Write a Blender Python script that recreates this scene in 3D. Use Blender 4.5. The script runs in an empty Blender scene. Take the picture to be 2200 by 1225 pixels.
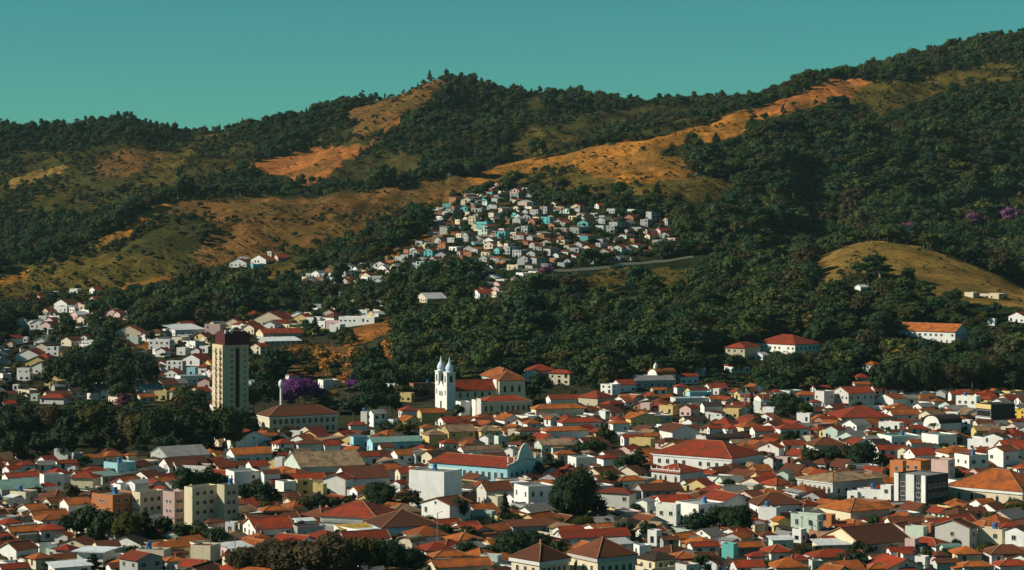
import bpy, math, random
import numpy as np
from mathutils import Vector, Matrix
R = math.radians
random.seed(7); RNG = np.random.default_rng(7)
SC = bpy.context.scene
COL = SC.collection

# ------------------------------------------------------------------ camera, sky, sun
F = 4962.0            # focal length in pixels of the 2200 px wide photograph
VH = 457.0            # level line of the view in the photograph
CH = 96.0             # height of the viewpoint above the town
cam_d = bpy.data.cameras.new('camera'); cam = bpy.data.objects.new('camera', cam_d); COL.objects.link(cam)
cam.location = (0, 0, CH); cam.rotation_euler = (R(90), 0, 0)
cam_d.sensor_width = 36.0; cam_d.lens = 36.0 * F / 2200.0
cam_d.shift_y = -(612.5 - VH) / 2200.0
cam_d.clip_start = 1.0; cam_d.clip_end = 60000.0
SC.camera = cam

SUN_E, SUN_B = 31.0, 6.0      # elevation; how far the sun stands on the viewer's side of due left
sd = Vector((-math.cos(R(SUN_B)) * math.cos(R(SUN_E)), -math.sin(R(SUN_B)) * math.cos(R(SUN_E)), math.sin(R(SUN_E))))
w = bpy.data.worlds.new('World'); SC.world = w; w.use_nodes = True
nt = w.node_tree; bg = nt.nodes['Background']
sky = nt.nodes.new('ShaderNodeTexSky'); sky.sky_type = 'NISHITA'; sky.sun_disc = False
sky.sun_elevation = R(SUN_E); sky.sun_rotation = math.atan2(sd.x, sd.y) % (2 * math.pi)
sky.altitude = 1500; sky.air_density = 1.0; sky.dust_density = 0.2; sky.ozone_density = 1.0
tint = nt.nodes.new('ShaderNodeMix'); tint.data_type = 'RGBA'; tint.blend_type = 'MULTIPLY'
tint.inputs['Factor'].default_value = 1.0
tint.inputs['B'].default_value = (0.28, 0.97, 0.86, 1)      # the photograph's teal grading of the whole sky
nt.links.new(sky.outputs['Color'], tint.inputs['A']); nt.links.new(tint.outputs['Result'], bg.inputs['Color'])
bg.inputs['Strength'].default_value = 0.051
sl = bpy.data.lights.new('sun', 'SUN'); sl.energy = 5.0; sl.angle = R(0.5); sl.color = (1.0, 0.93, 0.78)
so = bpy.data.objects.new('sun', sl); COL.objects.link(so)
so.rotation_euler = sd.to_track_quat('Z', 'Y').to_euler(); so.location = (-900, -200, 900)
SC.view_settings.view_transform = 'Standard'; SC.view_settings.look = 'None'
SC.view_settings.exposure = 0.2; SC.view_settings.gamma = 1.0; SC.view_settings.use_curve_mapping = False
SC.render.engine = 'CYCLES'
SC.cycles.max_bounces = 4; SC.cycles.diffuse_bounces = 3; SC.cycles.glossy_bounces = 1; SC.cycles.transmission_bounces = 1

# ------------------------------------------------------------------ small mesh and object helpers
class MB:
    def __init__(s): s.v = []; s.f = []; s.m = []; s.uv = []
    def face(s, pts, m=0, uv=None):
        i = len(s.v); s.v += [tuple(p) for p in pts]; n = len(pts)
        s.f.append(tuple(range(i, i + n))); s.m.append(m); s.uv += (uv if uv else [(0.0, 0.0)] * n)
    def box(s, x0, x1, y0, y1, z0, z1, m=0, top=True, bot=True):
        A = (x0, y0); B = (x1, y0); C = (x1, y1); D = (x0, y1)
        for p, q in ((A, B), (B, C), (C, D), (D, A)):
            s.face([(*p, z0), (*q, z0), (*q, z1), (*p, z1)], m)
        if top: s.face([(*A, z1), (*B, z1), (*C, z1), (*D, z1)], m)
        if bot: s.face([(*D, z0), (*C, z0), (*B, z0), (*A, z0)], m)
    def beam(s, p, q, wd, m=0):
        p = Vector(p); q = Vector(q); d = (q - p).normalized()
        up = Vector((0, 0, 1)) if abs(d.z) < .95 else Vector((1, 0, 0))
        a = d.cross(up).normalized() * wd; b = a.cross(d).normalized() * wd
        c = [a + b, b - a, -a - b, a - b]
        for i in range(4):
            j = (i + 1) % 4
            s.face([p + c[i], p + c[j], q + c[j], q + c[i]], m)
        s.face([q + c[0], q + c[1], q + c[2], q + c[3]], m); s.face([p + c[3], p + c[2], p + c[1], p + c[0]], m)
    def lathe(s, prof, n=10, m=0, cx=0, cy=0):
        for (r0, z0), (r1, z1) in zip(prof[:-1], prof[1:]):
            for k in range(n):
                a, b = 2 * math.pi * k / n, 2 * math.pi * (k + 1) / n
                s.face([(cx + r0 * math.cos(a), cy + r0 * math.sin(a), z0), (cx + r0 * math.cos(b), cy + r0 * math.sin(b), z0),
                        (cx + r1 * math.cos(b), cy + r1 * math.sin(b), z1), (cx + r1 * math.cos(a), cy + r1 * math.sin(a), z1)], m)
    def mesh(s, name, mats):
        me = bpy.data.meshes.new(name); me.from_pydata(s.v, [], s.f)
        for mt in (mats if isinstance(mats, (list, tuple)) else [mats]): me.materials.append(mt)
        me.polygons.foreach_set('material_index', s.m)
        ul = me.uv_layers.new(name='UVMap'); ul.data.foreach_set('uv', np.array(s.uv, 'f').ravel())
        me.update(); return me
    def build(s, name, mats, parent=None, loc=None, rz=0.0):
        return obj(name, s.mesh(name, mats), parent, loc, rz)

def obj(name, me, parent=None, loc=None, rz=0.0):
    o = bpy.data.objects.new(name, me); COL.objects.link(o)
    if parent is not None: o.parent = parent
    if loc is not None: o.location = loc
    if rz: o.rotation_euler = (0, 0, rz)
    return o
def empty(name, loc, rz=0.0):
    o = bpy.data.objects.new(name, None); COL.objects.link(o); o.location = loc; o.rotation_euler = (0, 0, rz)
    o.empty_display_size = 1.0; return o
def tag(o, label=None, cat=None, group=None, kind=None):
    if label: o['label'] = label
    if cat: o['category'] = cat
    if group: o['group'] = group
    if kind: o['kind'] = kind
    return o

# ------------------------------------------------------------------ materials
def nmat(name):
    m = bpy.data.materials.new(name); m.use_nodes = True
    n = m.node_tree.nodes; l = m.node_tree.links; p = n['Principled BSDF']
    p.inputs['Roughness'].default_value = 0.85; p.inputs['Specular IOR Level'].default_value = 0.2
    return m, n, l, p
def N(n, t, **k):
    x = n.new(t)
    for a, b in k.items(): setattr(x, a, b)
    return x
def mixc(n, l, fac, a, b, blend='MIX'):
    x = N(n, 'ShaderNodeMix', data_type='RGBA', blend_type=blend)
    for i, s_ in (('Factor', fac), ('A', a), ('B', b)):
        if hasattr(s_, 'links') or isinstance(s_, bpy.types.NodeSocket): l.new(s_, x.inputs[i])
        else: x.inputs[i].default_value = s_ if i == 'Factor' else (*s_, 1.0)[:4]
    return x.outputs['Result']
def noise(n, l, vec, scale, detail=4, rough=.6):
    x = N(n, 'ShaderNodeTexNoise'); x.inputs['Scale'].default_value = scale; x.inputs['Detail'].default_value = detail
    x.inputs['Roughness'].default_value = rough
    if vec is not None: l.new(vec, x.inputs['Vector'])
    return x.outputs['Fac']
def ramp(n, l, fac, stops):
    x = N(n, 'ShaderNodeValToRGB'); e = x.color_ramp.elements
    while len(e) < len(stops): e.new(0.5)
    for k, (p, c) in enumerate(stops): e[k].position = p; e[k].color = (*c, 1)
    l.new(fac, x.inputs['Fac']); return x.outputs['Color']
def mul(c, k): return tuple(min(1, x * k) for x in c)

def wall_mat(name, c, grime=.30):
    m, n, l, p = nmat(name)
    tc = N(n, 'ShaderNodeTexCoord'); oi = N(n, 'ShaderNodeObjectInfo')
    mp = N(n, 'ShaderNodeMapping'); mp.inputs['Scale'].default_value = (1.6, 1.6, .22); l.new(tc.outputs['Object'], mp.inputs['Vector'])
    big = noise(n, l, tc.outputs['Object'], .35, 5, .65); streak = noise(n, l, mp.outputs['Vector'], 1.0, 4, .7)
    var = ramp(n, l, oi.outputs['Random'], [(0, mul((c[0], c[1] * .97, c[2] * .92), .60)), (.22, mul(c, .86)), (.5, c), (1, mul((c[0] * 1.02, c[1], c[2] * .93), 1.02))])
    c1 = mixc(n, l, ramp(n, l, big, [(.42, (0, 0, 0)), (.75, (.4, .4, .4))]), var, mul((c[0], c[1] * .97, c[2] * .88), .66))
    c2 = mixc(n, l, ramp(n, l, streak, [(.50, (0, 0, 0)), (.74, (grime,) * 3)]), c1, mul((c[0], c[1] * .95, c[2] * .85), .36))
    l.new(c2, p.inputs['Base Color']); return m
def roof_mat(name, c, dark=.78, lich=(.055, .036, .024)):
    m, n, l, p = nmat(name)
    tc = N(n, 'ShaderNodeTexCoord'); oi = N(n, 'ShaderNodeObjectInfo')
    uvs = N(n, 'ShaderNodeMapping'); uvs.inputs['Scale'].default_value = (2.2, .35, 1); l.new(tc.outputs['UV'], uvs.inputs['Vector'])
    cols = noise(n, l, uvs.outputs['Vector'], 1.0, 3, .7)
    big = noise(n, l, tc.outputs['Object'], .28, 6, .7); fine = noise(n, l, tc.outputs['UV'], 1.1, 4, .7)
    base = ramp(n, l, oi.outputs['Random'], [(0, mul(c, .50)), (.35, mul(c, .80)), (.7, c), (1, (min(1, c[0] * 1.12), c[1] * 1.25, c[2] * 1.3))])
    c1 = mixc(n, l, ramp(n, l, cols, [(.35, (.55,) * 3), (.62, (0, 0, 0))]), base, mul(c, .52))
    c2 = mixc(n, l, ramp(n, l, big, [(.42, (0, 0, 0)), (.66, (dark,) * 3)]), c1, lich)
    c3 = mixc(n, l, ramp(n, l, fine, [(.58, (0, 0, 0)), (.70, (.35,) * 3)]), c2, (min(1, c[0] * 1.25), c[1] * 1.5, c[2] * 1.5))
    l.new(c3, p.inputs['Base Color'])
    wv = N(n, 'ShaderNodeTexWave'); wv.inputs['Scale'].default_value = .75; l.new(tc.outputs['UV'], wv.inputs['Vector'])
    b = N(n, 'ShaderNodeBump'); b.inputs['Strength'].default_value = .35; b.inputs['Distance'].default_value = .08
    l.new(wv.outputs['Fac'], b.inputs['Height']); l.new(b.outputs['Normal'], p.inputs['Normal']); return m
def plain(name, c, rough=.8, metal=0.0, var=.25):
    m, n, l, p = nmat(name); tc = N(n, 'ShaderNodeTexCoord')
    f = noise(n, l, tc.outputs['Object'], .9, 4, .6)
    l.new(mixc(n, l, f, mul(c, 1 - var), mul(c, 1 + var)), p.inputs['Base Color'])
    p.inputs['Roughness'].default_value = rough; p.inputs['Metallic'].default_value = metal; return m
def leaf_mat(name, cs):
    m, n, l, p = nmat(name); oi = N(n, 'ShaderNodeObjectInfo'); tc = N(n, 'ShaderNodeTexCoord')
    k = len(cs); rp = ramp(n, l, oi.outputs['Random'], [(i / max(1, k - 1), c) for i, c in enumerate(cs)])
    f = noise(n, l, tc.outputs['Object'], .55, 5, .65)
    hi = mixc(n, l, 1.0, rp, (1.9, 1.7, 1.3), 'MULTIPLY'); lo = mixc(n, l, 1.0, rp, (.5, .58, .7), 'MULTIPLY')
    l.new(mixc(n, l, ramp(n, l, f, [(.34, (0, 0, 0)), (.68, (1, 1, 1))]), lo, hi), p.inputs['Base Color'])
    p.inputs['Roughness'].default_value = .75; p.inputs['Specular IOR Level'].default_value = .12; return m

WCOL = {'w': (.78, .77, .73), 'c': (.66, .57, .41), 'y': (.62, .47, .20), 'p': (.62, .44, .40), 'g': (.36, .37, .36), 'o': (.52, .20, .08),
        'b': (.33, .15, .085), 'l': (.33, .60, .66), 't': (.14, .46, .46), 'm': (.52, .62, .54), 'd': (.05, .06, .065), 'Y': (.70, .45, .05)}
WNAME = {'w': 'white', 'c': 'cream', 'y': 'yellow', 'p': 'pink', 'g': 'grey', 'o': 'orange', 'b': 'brick', 'l': 'light blue', 't': 'turquoise',
         'm': 'pale green', 'd': 'black', 'Y': 'bright yellow'}
WM = {k: wall_mat('plaster_' + WNAME[k].replace(' ', '_'), c) for k, c in WCOL.items()}
RCOL = {'O': (.47, .118, .020), 'R': (.35, .042, .012), 'B': (.165, .046, .018), 'D': (.050, .036, .028), 'T': (.36, .22, .12), 'Y': (.55, .33, .06)}
RM = {k: roof_mat('clay_tiles_' + k, c) for k, c in RCOL.items()}
for k, c, nm in (('G', (.26, .25, .23), 'fibre_cement'), ('W', (.70, .70, .68), 'white_sheet'), ('E', (.20, .33, .28), 'green_sheet')):
    RM[k] = roof_mat(nm, c, .5, mul(c, .35))
RNAME = {'O': 'orange tile', 'R': 'red tile', 'B': 'brown tile', 'D': 'dark', 'T': 'tan', 'Y': 'yellow', 'G': 'grey', 'W': 'white', 'E': 'green'}
M_RIDGE = plain('ridge_tile_pale', (.34, .17, .09), .85); M_FRAME = plain('window_frame', (.50, .48, .44), .6)
M_GLASS = plain('window_glass', (.018, .022, .026), .25, 0, .4); M_DOOR = plain('door_paint', (.10, .075, .055), .6)
M_TRIM = wall_mat('cornice_white', (.74, .73, .70), .3); M_MAROON = wall_mat('maroon_brick', (.085, .018, .022), .2)
M_POLE = plain('weathered_pole', (.24, .22, .19)); M_WHITE = plain('white_paint', (.78, .78, .76), .5); M_TANK = plain('blue_tank', (.05, .16, .33), .5)
M_BARK = plain('bark', (.085, .065, .048), .9); M_PALEBARK = plain('pale_bark', (.24, .20, .15), .9); M_STEEL = plain('galvanised_steel', (.33, .35, .35), .5, .4)
M_SPIRE = plain('glazed_spire', (.55, .66, .74), .4)
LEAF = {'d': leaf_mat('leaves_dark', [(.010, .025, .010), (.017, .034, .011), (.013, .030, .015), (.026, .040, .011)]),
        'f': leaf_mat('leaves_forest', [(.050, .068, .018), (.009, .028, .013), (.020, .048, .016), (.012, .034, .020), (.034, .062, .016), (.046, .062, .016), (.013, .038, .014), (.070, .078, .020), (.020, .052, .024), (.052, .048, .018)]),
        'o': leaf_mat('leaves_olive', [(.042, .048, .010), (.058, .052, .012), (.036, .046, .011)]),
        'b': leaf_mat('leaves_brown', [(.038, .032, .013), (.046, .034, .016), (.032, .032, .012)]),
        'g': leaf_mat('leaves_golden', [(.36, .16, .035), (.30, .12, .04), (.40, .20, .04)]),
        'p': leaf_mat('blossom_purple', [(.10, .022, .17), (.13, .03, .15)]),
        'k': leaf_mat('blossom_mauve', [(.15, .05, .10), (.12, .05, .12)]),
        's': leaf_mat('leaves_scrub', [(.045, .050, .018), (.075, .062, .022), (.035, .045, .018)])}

# ------------------------------------------------------------------ terrain: heights from (bearing, distance) profiles
def pchip(x, y, xq):
    x = np.asarray(x, float); y = np.asarray(y, float); h = np.diff(x); d = np.diff(y) / h; m = np.zeros_like(y)
    m[0], m[-1] = d[0], d[-1]
    for i in range(1, len(x) - 1):
        if d[i - 1] * d[i] > 0:
            w1, w2 = 2 * h[i] + h[i - 1], h[i] + 2 * h[i - 1]; m[i] = (w1 + w2) / (w1 / d[i - 1] + w2 / d[i])
    i = np.clip(np.searchsorted(x, xq) - 1, 0, len(x) - 2); t = (xq - x[i]) / h[i]
    t2, t3 = t * t, t * t * t
    return (2 * t3 - 3 * t2 + 1) * y[i] + (t3 - 2 * t2 + t) * h[i] * m[i] + (-2 * t3 + 3 * t2) * y[i + 1] + (t3 - t2) * h[i] * m[i + 1]
ST = [
 [(-900,1500,715),(0,1500,720),(200,1500,715),(400,1550,705),(600,1550,700),(800,1450,720),(900,1300,790),(1000,1230,812),(1400,1230,808),(1600,1260,800),(1800,1280,800),(2200,1280,808),(3100,1280,808)],
 [(-900,1800,640),(0,1800,645),(200,1800,630),(400,1850,602),(600,1850,587),(800,1750,582),(1000,1650,590),(1200,1600,585),(1400,1600,580),(1500,1570,590),(1600,1500,640),(1700,1450,652),(2200,1450,655),(3100,1450,655)],
 [(-900,1900,615),(0,1900,618),(200,1930,572),(400,1980,512),(600,1980,512),(800,1950,500),(1000,1900,470),(1200,1860,455),(1400,1850,450),(1500,1850,440),(1600,1800,480),(1700,1700,560),(1760,1660,545),(1820,1650,528),(1880,1650,522),(1960,1650,533),(2060,1650,562),(2140,1650,592),(2200,1650,622),(3100,1650,700)],
 [(-900,1960,600),(0,1960,598),(200,2010,545),(400,2090,468),(600,2090,466),(800,2080,455),(1000,2060,425),(1200,2060,400),(1400,2050,385),(1500,2050,380),(1600,1980,430),(1700,1850,520),(1760,1830,548),(1880,1820,535),(1960,1800,545),(2060,1800,570),(2200,1800,605),(3100,1800,650)],
 [(-900,2000,586),(0,2000,586),(100,2040,560),(196,2080,526),(294,2130,463),(375,2180,431),(490,2200,433),(600,2200,429),(700,2210,423),(800,2230,411),(1000,2250,385),(1150,2300,350),(1300,2350,315),(1450,2430,275),(1600,2500,240),(1760,2600,178),(1860,2650,170),(2000,2700,152),(2100,2720,142),(2200,2720,135),(3100,2750,130)],
 [(-900,2250,606),(0,2250,606),(200,2320,545),(375,2420,458),(600,2430,452),(800,2450,436),(1000,2470,408),(1300,2560,335),(1600,2680,255),(1760,2760,186),(1860,2780,174),(2000,2800,150),(2200,2800,128),(3100,2830,120)],
 [(-900,2650,450),(0,2650,430),(200,2650,405),(400,2680,385),(600,2700,365),(700,2720,350),(800,2740,315),(950,2750,275),(1100,2750,285),(1200,2760,285),(1400,2780,262),(1600,2830,232),(1760,2860,178),(1860,2870,166),(2000,2880,133),(2200,2880,100),(3100,2900,90)],
 [(-900,3000,300),(0,3000,284),(150,3000,281),(280,3000,276),(340,3000,298),(420,3000,294),(540,3000,284),(640,3000,260),(730,3000,228),(850,3000,209),(900,3000,186),(945,3000,171),(995,3000,173),(1060,3000,195),(1150,3000,205),(1250,3000,212),(1350,3000,224),(1500,3000,225),(1600,3000,224),(1700,3000,198),(1760,3000,179),(1860,3000,163),(1950,3000,136),(2100,3000,98),(2200,3000,84),(3100,3000,60)],
]
TU = np.concatenate([np.arange(-900, -60, 40), np.arange(-60, 2262, 5.5), np.arange(2265, 3101, 40)])
TY = np.concatenate([np.arange(60, 500, 40), np.arange(500, 1200, 9), np.arange(1200, 3060, 6), np.arange(3060, 3500, 40), [3700, 4100, 4700, 5600, 7000, 9500]])
NU, NY = len(TU), len(TY)
kY = [np.full(NU, 40.0), np.full(NU, 700.0), np.full(NU, 1050.0)]; kZ = [np.zeros(NU), np.zeros(NU), np.zeros(NU)]
for st in ST:
    a = np.array(st, float); yy = pchip(a[:, 0], a[:, 1], TU); vv = pchip(a[:, 0], a[:, 2], TU)
    kY.append(yy); kZ.append(CH - (vv - VH) * yy / F)
kY += [np.full(NU, 3300.0), np.full(NU, 4500.0), np.full(NU, 9600.0)]; kZ += [kZ[-1] - 45, np.full(NU, 40.0), np.full(NU, 10.0)]
kY = np.array(kY); kZ = np.array(kZ)
TZ = np.empty((NU, NY))
for i in range(NU): TZ[i] = pchip(kY[:, i], kZ[:, i], TY)

def vnoise(x, y, seed):
    r = np.random.default_rng(seed).random((256, 256)); xi = np.floor(x).astype(int); yi = np.floor(y).astype(int)
    fx = x - xi; fy = y - yi; fx = fx * fx * (3 - 2 * fx); fy = fy * fy * (3 - 2 * fy)
    a = r[xi & 255, yi & 255]; b = r[(xi + 1) & 255, yi & 255]; c = r[xi & 255, (yi + 1) & 255]; d = r[(xi + 1) & 255, (yi + 1) & 255]
    return (a * (1 - fx) + b * fx) * (1 - fy) + (c * (1 - fx) + d * fx) * fy
def fbm(x, y, seed, o=4):
    s = 0; a = .5
    for k in range(o): s = s + a * vnoise(x * 2 ** k, y * 2 ** k, seed + k); a *= .5
    return s
GX = (TU[:, None] - 1100) / F * TY[None, :]; GY = np.broadcast_to(TY[None, :], GX.shape)
hill = np.clip((GY - 1350) / 500, 0, 1); sky_keep = 1 - .75 * np.exp(-((GY - 3000) / 130) ** 2)
rid = 1 - np.abs(2 * fbm(GX / 190 + 31, GY / 260 + 7, 3, 4) - 1)
TZ += hill * sky_keep * ((rid - .72) * 26 + (fbm(GX / 45, GY / 45, 11, 3) - .45) * 6.5)
gul = 1 - np.abs(2 * fbm(GX / 26 + fbm(GX / 90, GY / 90, 17, 2) * 3, GY / 120, 23, 3) - 1)
TZ -= hill * sky_keep * np.clip(gul - .78, 0, 1) * 9 * np.clip((GY - 1750) / 200, 0, 1)
def spur(pts, amp, sig):
    global TZ
    P = [((u - 1100) / F * y, y) for u, y in pts]; dmin = np.full(GX.shape, 1e9)
    for (x0, y0), (x1, y1) in zip(P[:-1], P[1:]):
        dx, dy = x1 - x0, y1 - y0; t = np.clip(((GX - x0) * dx + (GY - y0) * dy) / (dx * dx + dy * dy), 0, 1)
        dmin = np.minimum(dmin, np.hypot(GX - x0 - t * dx, GY - y0 - t * dy))
    TZ = TZ + amp * np.exp(-(dmin / sig) ** 2)
spur([(900, 2850), (850, 2810), (800, 2750), (745, 2690), (680, 2570), (640, 2500)], 15, 42)
spur([(560, 2900), (540, 2780), (500, 2650)], 10, 50); spur([(300, 2950), (340, 2800), (300, 2650)], 9, 55)
spur([(1150, 2900), (1130, 2780), (1080, 2680)], 9, 45)
TZ = np.maximum(TZ, 0.0)

def terr(x, y):
    u = 1100 + F * x / max(y, 1.0)
    i = min(max(int(np.searchsorted(TU, u)) - 1, 0), NU - 2); j = min(max(int(np.searchsorted(TY, y)) - 1, 0), NY - 2)
    a = min(max((u - TU[i]) / (TU[i + 1] - TU[i]), 0), 1); b = min(max((y - TY[j]) / (TY[j + 1] - TY[j]), 0), 1)
    return float((TZ[i, j] * (1 - a) + TZ[i + 1, j] * a) * (1 - b) + (TZ[i, j + 1] * (1 - a) + TZ[i + 1, j + 1] * a) * b)
def hit(u, v, h=0.0, ymin=420.0, ymax=3050.0):
    """nearest distance along bearing u at which a point h above the ground stands at picture height v"""
    i = min(max(int(np.searchsorted(TU, u)) - 1, 0), NU - 2); a = (u - TU[i]) / (TU[i + 1] - TU[i])
    z = TZ[i] * (1 - a) + TZ[i + 1] * a; vv = VH + F * (CH - h - z) / TY
    ok = np.where((vv[:-1] >= v) & (vv[1:] < v) & (TY[:-1] >= ymin))[0]
    if len(ok) == 0: return None
    j = ok[0]; t = (vv[j] - v) / (vv[j] - vv[j + 1]); y = TY[j] + t * (TY[j + 1] - TY[j])
    if y > ymax: return None
    return ((u - 1100) / F * y, float(y), float(z[j] + t * (z[j + 1] - z[j])))
def proj(x, y, z): return 1100 + F * x / y, VH + F * (CH - z) / y

def inpoly(px, py, poly):
    poly = np.array(poly, float); res = np.zeros(px.shape, bool)
    bb = (px >= poly[:, 0].min()) & (px <= poly[:, 0].max()) & (py >= poly[:, 1].min()) & (py <= poly[:, 1].max())
    if not bb.any(): return res
    x = px[bb]; y = py[bb]; c = np.zeros(x.shape, bool); n = len(poly); j = n - 1
    for i in range(n):
        xi, yi = poly[i]; xj, yj = poly[j]
        if yi != yj: c ^= ((yi > y) != (yj > y)) & (x < (xj - xi) * (y - yi) / (yj - yi) + xi)
        j = i
    res[bb] = c; return res
def zp(s, ox, oy, k): # polygon traced on an enlargement
    a = [float(t) for t in s.split()]; return [(ox + a[i] / k, oy + a[i + 1] / k) for i in range(0, len(a), 2)]
K = 3.063
# ground cover: open pasture on the hills (everything else there is woodland). classes: 1 golden 2 orange earth 3 tan 4 olive 5 green olive 6 brown scrub
COVER = [
 (5, [(-60,340),(100,325),(300,300),(450,288),(530,300),(560,335),(500,380),(440,430),(330,440),(200,470),(60,462),(-60,440)], 2300, 3e3),
 (5, [(1095,345),(1130,255),(1240,245),(1400,225),(1520,232),(1580,240),(1450,285),(1300,325),(1180,350)], 2300, 3e3),
 (5, [(640,300),(740,265),(790,300),(760,345),(700,330)], 2300, 3e3),
 (5, [(-60,655),(-60,590),(100,556),(196,526),(375,428),(900,398),(905,450),(830,480),(700,545),(690,560),(560,590),(400,600),(380,640),(200,655),(60,660)], 1600, 2330),
 (6, [(850,398),(1010,378),(1150,345),(1160,385),(1045,408),(965,445),(880,472),(800,492)], 1800, 2400),
 (4, [(1000,425),(1150,360),(1290,340),(1340,400),(1260,420),(1150,395),(1080,395)], 1800, 2500),
 (3, zp('0 560 60 520 250 455 420 415 445 432 230 522 50 566', 0, 220, K), 2300, 3e3),
 (6, zp('640 370 880 300 1080 310 1000 420 880 470 640 500', 0, 220, K), 2300, 3e3),
 (4, zp('950 420 1100 330 1300 268 1312 310 1160 440 1165 500 1140 535 880 575 865 545 960 500', 0, 220, K), 2300, 3e3),
 (5, zp('180 640 350 570 540 540 640 560 460 680 320 720', 0, 220, K), 2300, 3e3),
 (4, zp('1200 220 1300 203 1520 183 1500 217 1270 242', 0, 220, K), 2300, 3e3),
 (5, zp('0 330 120 320 300 350 200 380 0 370', 0, 220, K), 2300, 3e3), (5, zp('40 410 140 400 130 470 60 480', 0, 220, K), 2300, 3e3),
 (2, zp('60 712 250 640 450 590 620 562 760 572 890 543 960 480 1090 368 1095 400 1000 470 890 560 700 690 510 832 370 772 210 768 120 732', 500, 130, K), 2300, 3e3),
 (6, zp('790 540 960 450 1090 368 1240 300 1330 210 1400 170 1380 105 1320 108 1100 225 860 295 740 325 800 440', 500, 130, K), 2300, 3.1e3),
 (6, zp('1390 105 1560 135 1600 165 1450 135', 500, 130, K), 2300, 3.1e3),
 (5, zp('520 830 700 690 900 560 1100 600 1290 660 1200 760 850 845 600 855', 500, 130, K), 2300, 3e3),
 (4, zp('300 470 430 430 580 480 700 480 740 510 560 600 430 630 330 650 290 620', 1000, 130, K), 2300, 3e3),
 (5, zp('370 240 520 208 500 330 380 420', 1000, 130, K), 2300, 3.1e3),
 (5, zp('1250 340 1380 318 1560 350 1560 390 1400 420 1250 400', 1000, 130, K), 2300, 3e3),
 (1, zp('-20 790 200 690 480 640 700 600 1000 540 1150 520 1300 480 1560 420 1838 325 1838 480 1600 545 1440 525 1340 600 1200 600 1430 640 1500 760 1420 800 1300 800 1100 815 900 790 850 770 700 690 500 732 250 762 100 800', 1000, 130, K), 1800, 2680),
 (4, zp('700 690 850 770 1100 812 1300 800 1500 760 1700 780 1815 740 1820 800 1700 900 1550 945 1400 920 1200 905 1100 870 900 870 700 800', 1000, 130, K), 1700, 2680),
 (2, zp('0 590 130 540 330 470 520 388 640 362 860 378 800 420 700 480 560 520 380 560 180 605 0 645', 1600, 50, K), 1800, 3.1e3),
 (4, zp('700 480 840 380 1000 390 1300 330 1530 278 1660 238 1740 258 1838 305 1838 362 1600 382 1400 422 1230 482 1100 532 900 602 820 590 640 540', 1600, 50, K), 1800, 3.1e3),
 (6, [(375,428),(490,431),(600,427),(660,424),(780,413),(880,399),(1015,383),(1000,420),(910,440),(830,470),(780,500),(700,522),(600,545),(500,562),(440,570),(400,545),(440,520),(480,490),(420,470),(340,452)], 1800, 2330),
 (1, [(196,532),(230,505),(262,488),(300,460),(375,428),(385,436),(340,458),(270,515),(212,540)], 1800, 2330),
 (4, [(-60,610),(0,590),(60,572),(130,560),(200,553),(330,545),(380,580),(350,603),(260,625),(170,645),(100,625),(0,645),(-60,650)], 1600, 2330),
 (1, [(0,600),(40,582),(62,577),(55,598),(10,622)], 1600, 2330),
 (1, zp('590 290 760 230 1000 180 1170 118 1200 192 900 232 640 292', 0, 550, 3.267), 1500, 2330),
 (1, zp('440 475 560 360 720 345 640 400 520 495', 0, 550, 3.267), 1400, 2330), (1, zp('1265 232 1470 168 1440 222 1300 262', 0, 550, 3.267), 1400, 2330),
 (4, [(540,592),(680,553),(690,570),(600,605)], 1500, 2330), (1, [(815,575),(850,530),(915,497),(965,502),(930,532),(870,548),(830,578)], 1500, 2330),
 (4, [(1240,597),(1300,577),(1420,573),(1500,580),(1480,606),(1450,628),(1400,622),(1300,626),(1240,622)], 1400, 2000),
 (1, [(1505,520),(1560,513),(1595,525),(1540,537)], 1500, 2400),
 (3, [(1752,545),(1810,522),(1880,515),(1960,525),(2060,560),(2140,588),(2230,618),(2260,668),(2120,652),(2060,645),(1990,632),(1965,600),(1900,580),(1830,586),(1770,612),(1742,612),(1742,560)], 1400, 1720),
 (1, [(2090,408),(2230,398),(2230,420),(2120,426)], 1700, 2800),
 (6, [(610,742),(640,735),(775,742),(770,800),(720,818),(640,815)], 1150, 1700), (2, [(735,722),(785,693),(838,682),(852,700),(805,732),(750,742)], 1250, 1800), (4, [(900,735),(985,748),(965,762),(905,748)], 1150, 1700),
 (1, [(285,762),(318,718),(326,755)], 1200, 1800), (2, [(805,750),(850,735),(848,768),(815,770)], 1150, 1700),
]
CC = {0: (.022, .034, .014), 1: (.42, .175, .034), 2: (.43, .150, .042), 3: (.29, .175, .048), 4: (.135, .098, .024), 5: (.056, .054, .018), 6: (.195, .096, .032), 7: (.050, .050, .030)}  # town ground (last entry) is darkened to carry the shade between the houses
def classify(x, y, z):
    u = 1100 + F * x / y; v = VH + F * (CH - z) / y
    ju = (fbm(x / 14, y / 14, 41, 3) - .45) * 34; jv = (fbm(x / 14 + 9, y / 14, 51, 3) - .45) * 22
    c = np.zeros(x.shape, int)
    for k, poly, y0, y1 in COVER: c[inpoly(u + ju, v + jv, poly) & (y > y0) & (y < y1)] = k
    town = (y < 1235) | ((u < 830 + 60) & (y < 1520)); c[(c == 0) & town] = 7
    return c
GC = classify(GX, GY, TZ)
cols = np.array([CC[k] for k in range(8)])[GC]
cols = cols * (0.42 + 1.15 * fbm(GX / 19, GY / 19, 61, 4))[..., None]
gm = np.clip((fbm(GX / 33, GY / 33, 71, 4) - .44) * 5, 0, .50)[..., None] * ((GC >= 1) & (GC <= 6))[..., None]
cols = cols * (1 - gm) + gm * np.array((.088, .066, .020))
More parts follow.
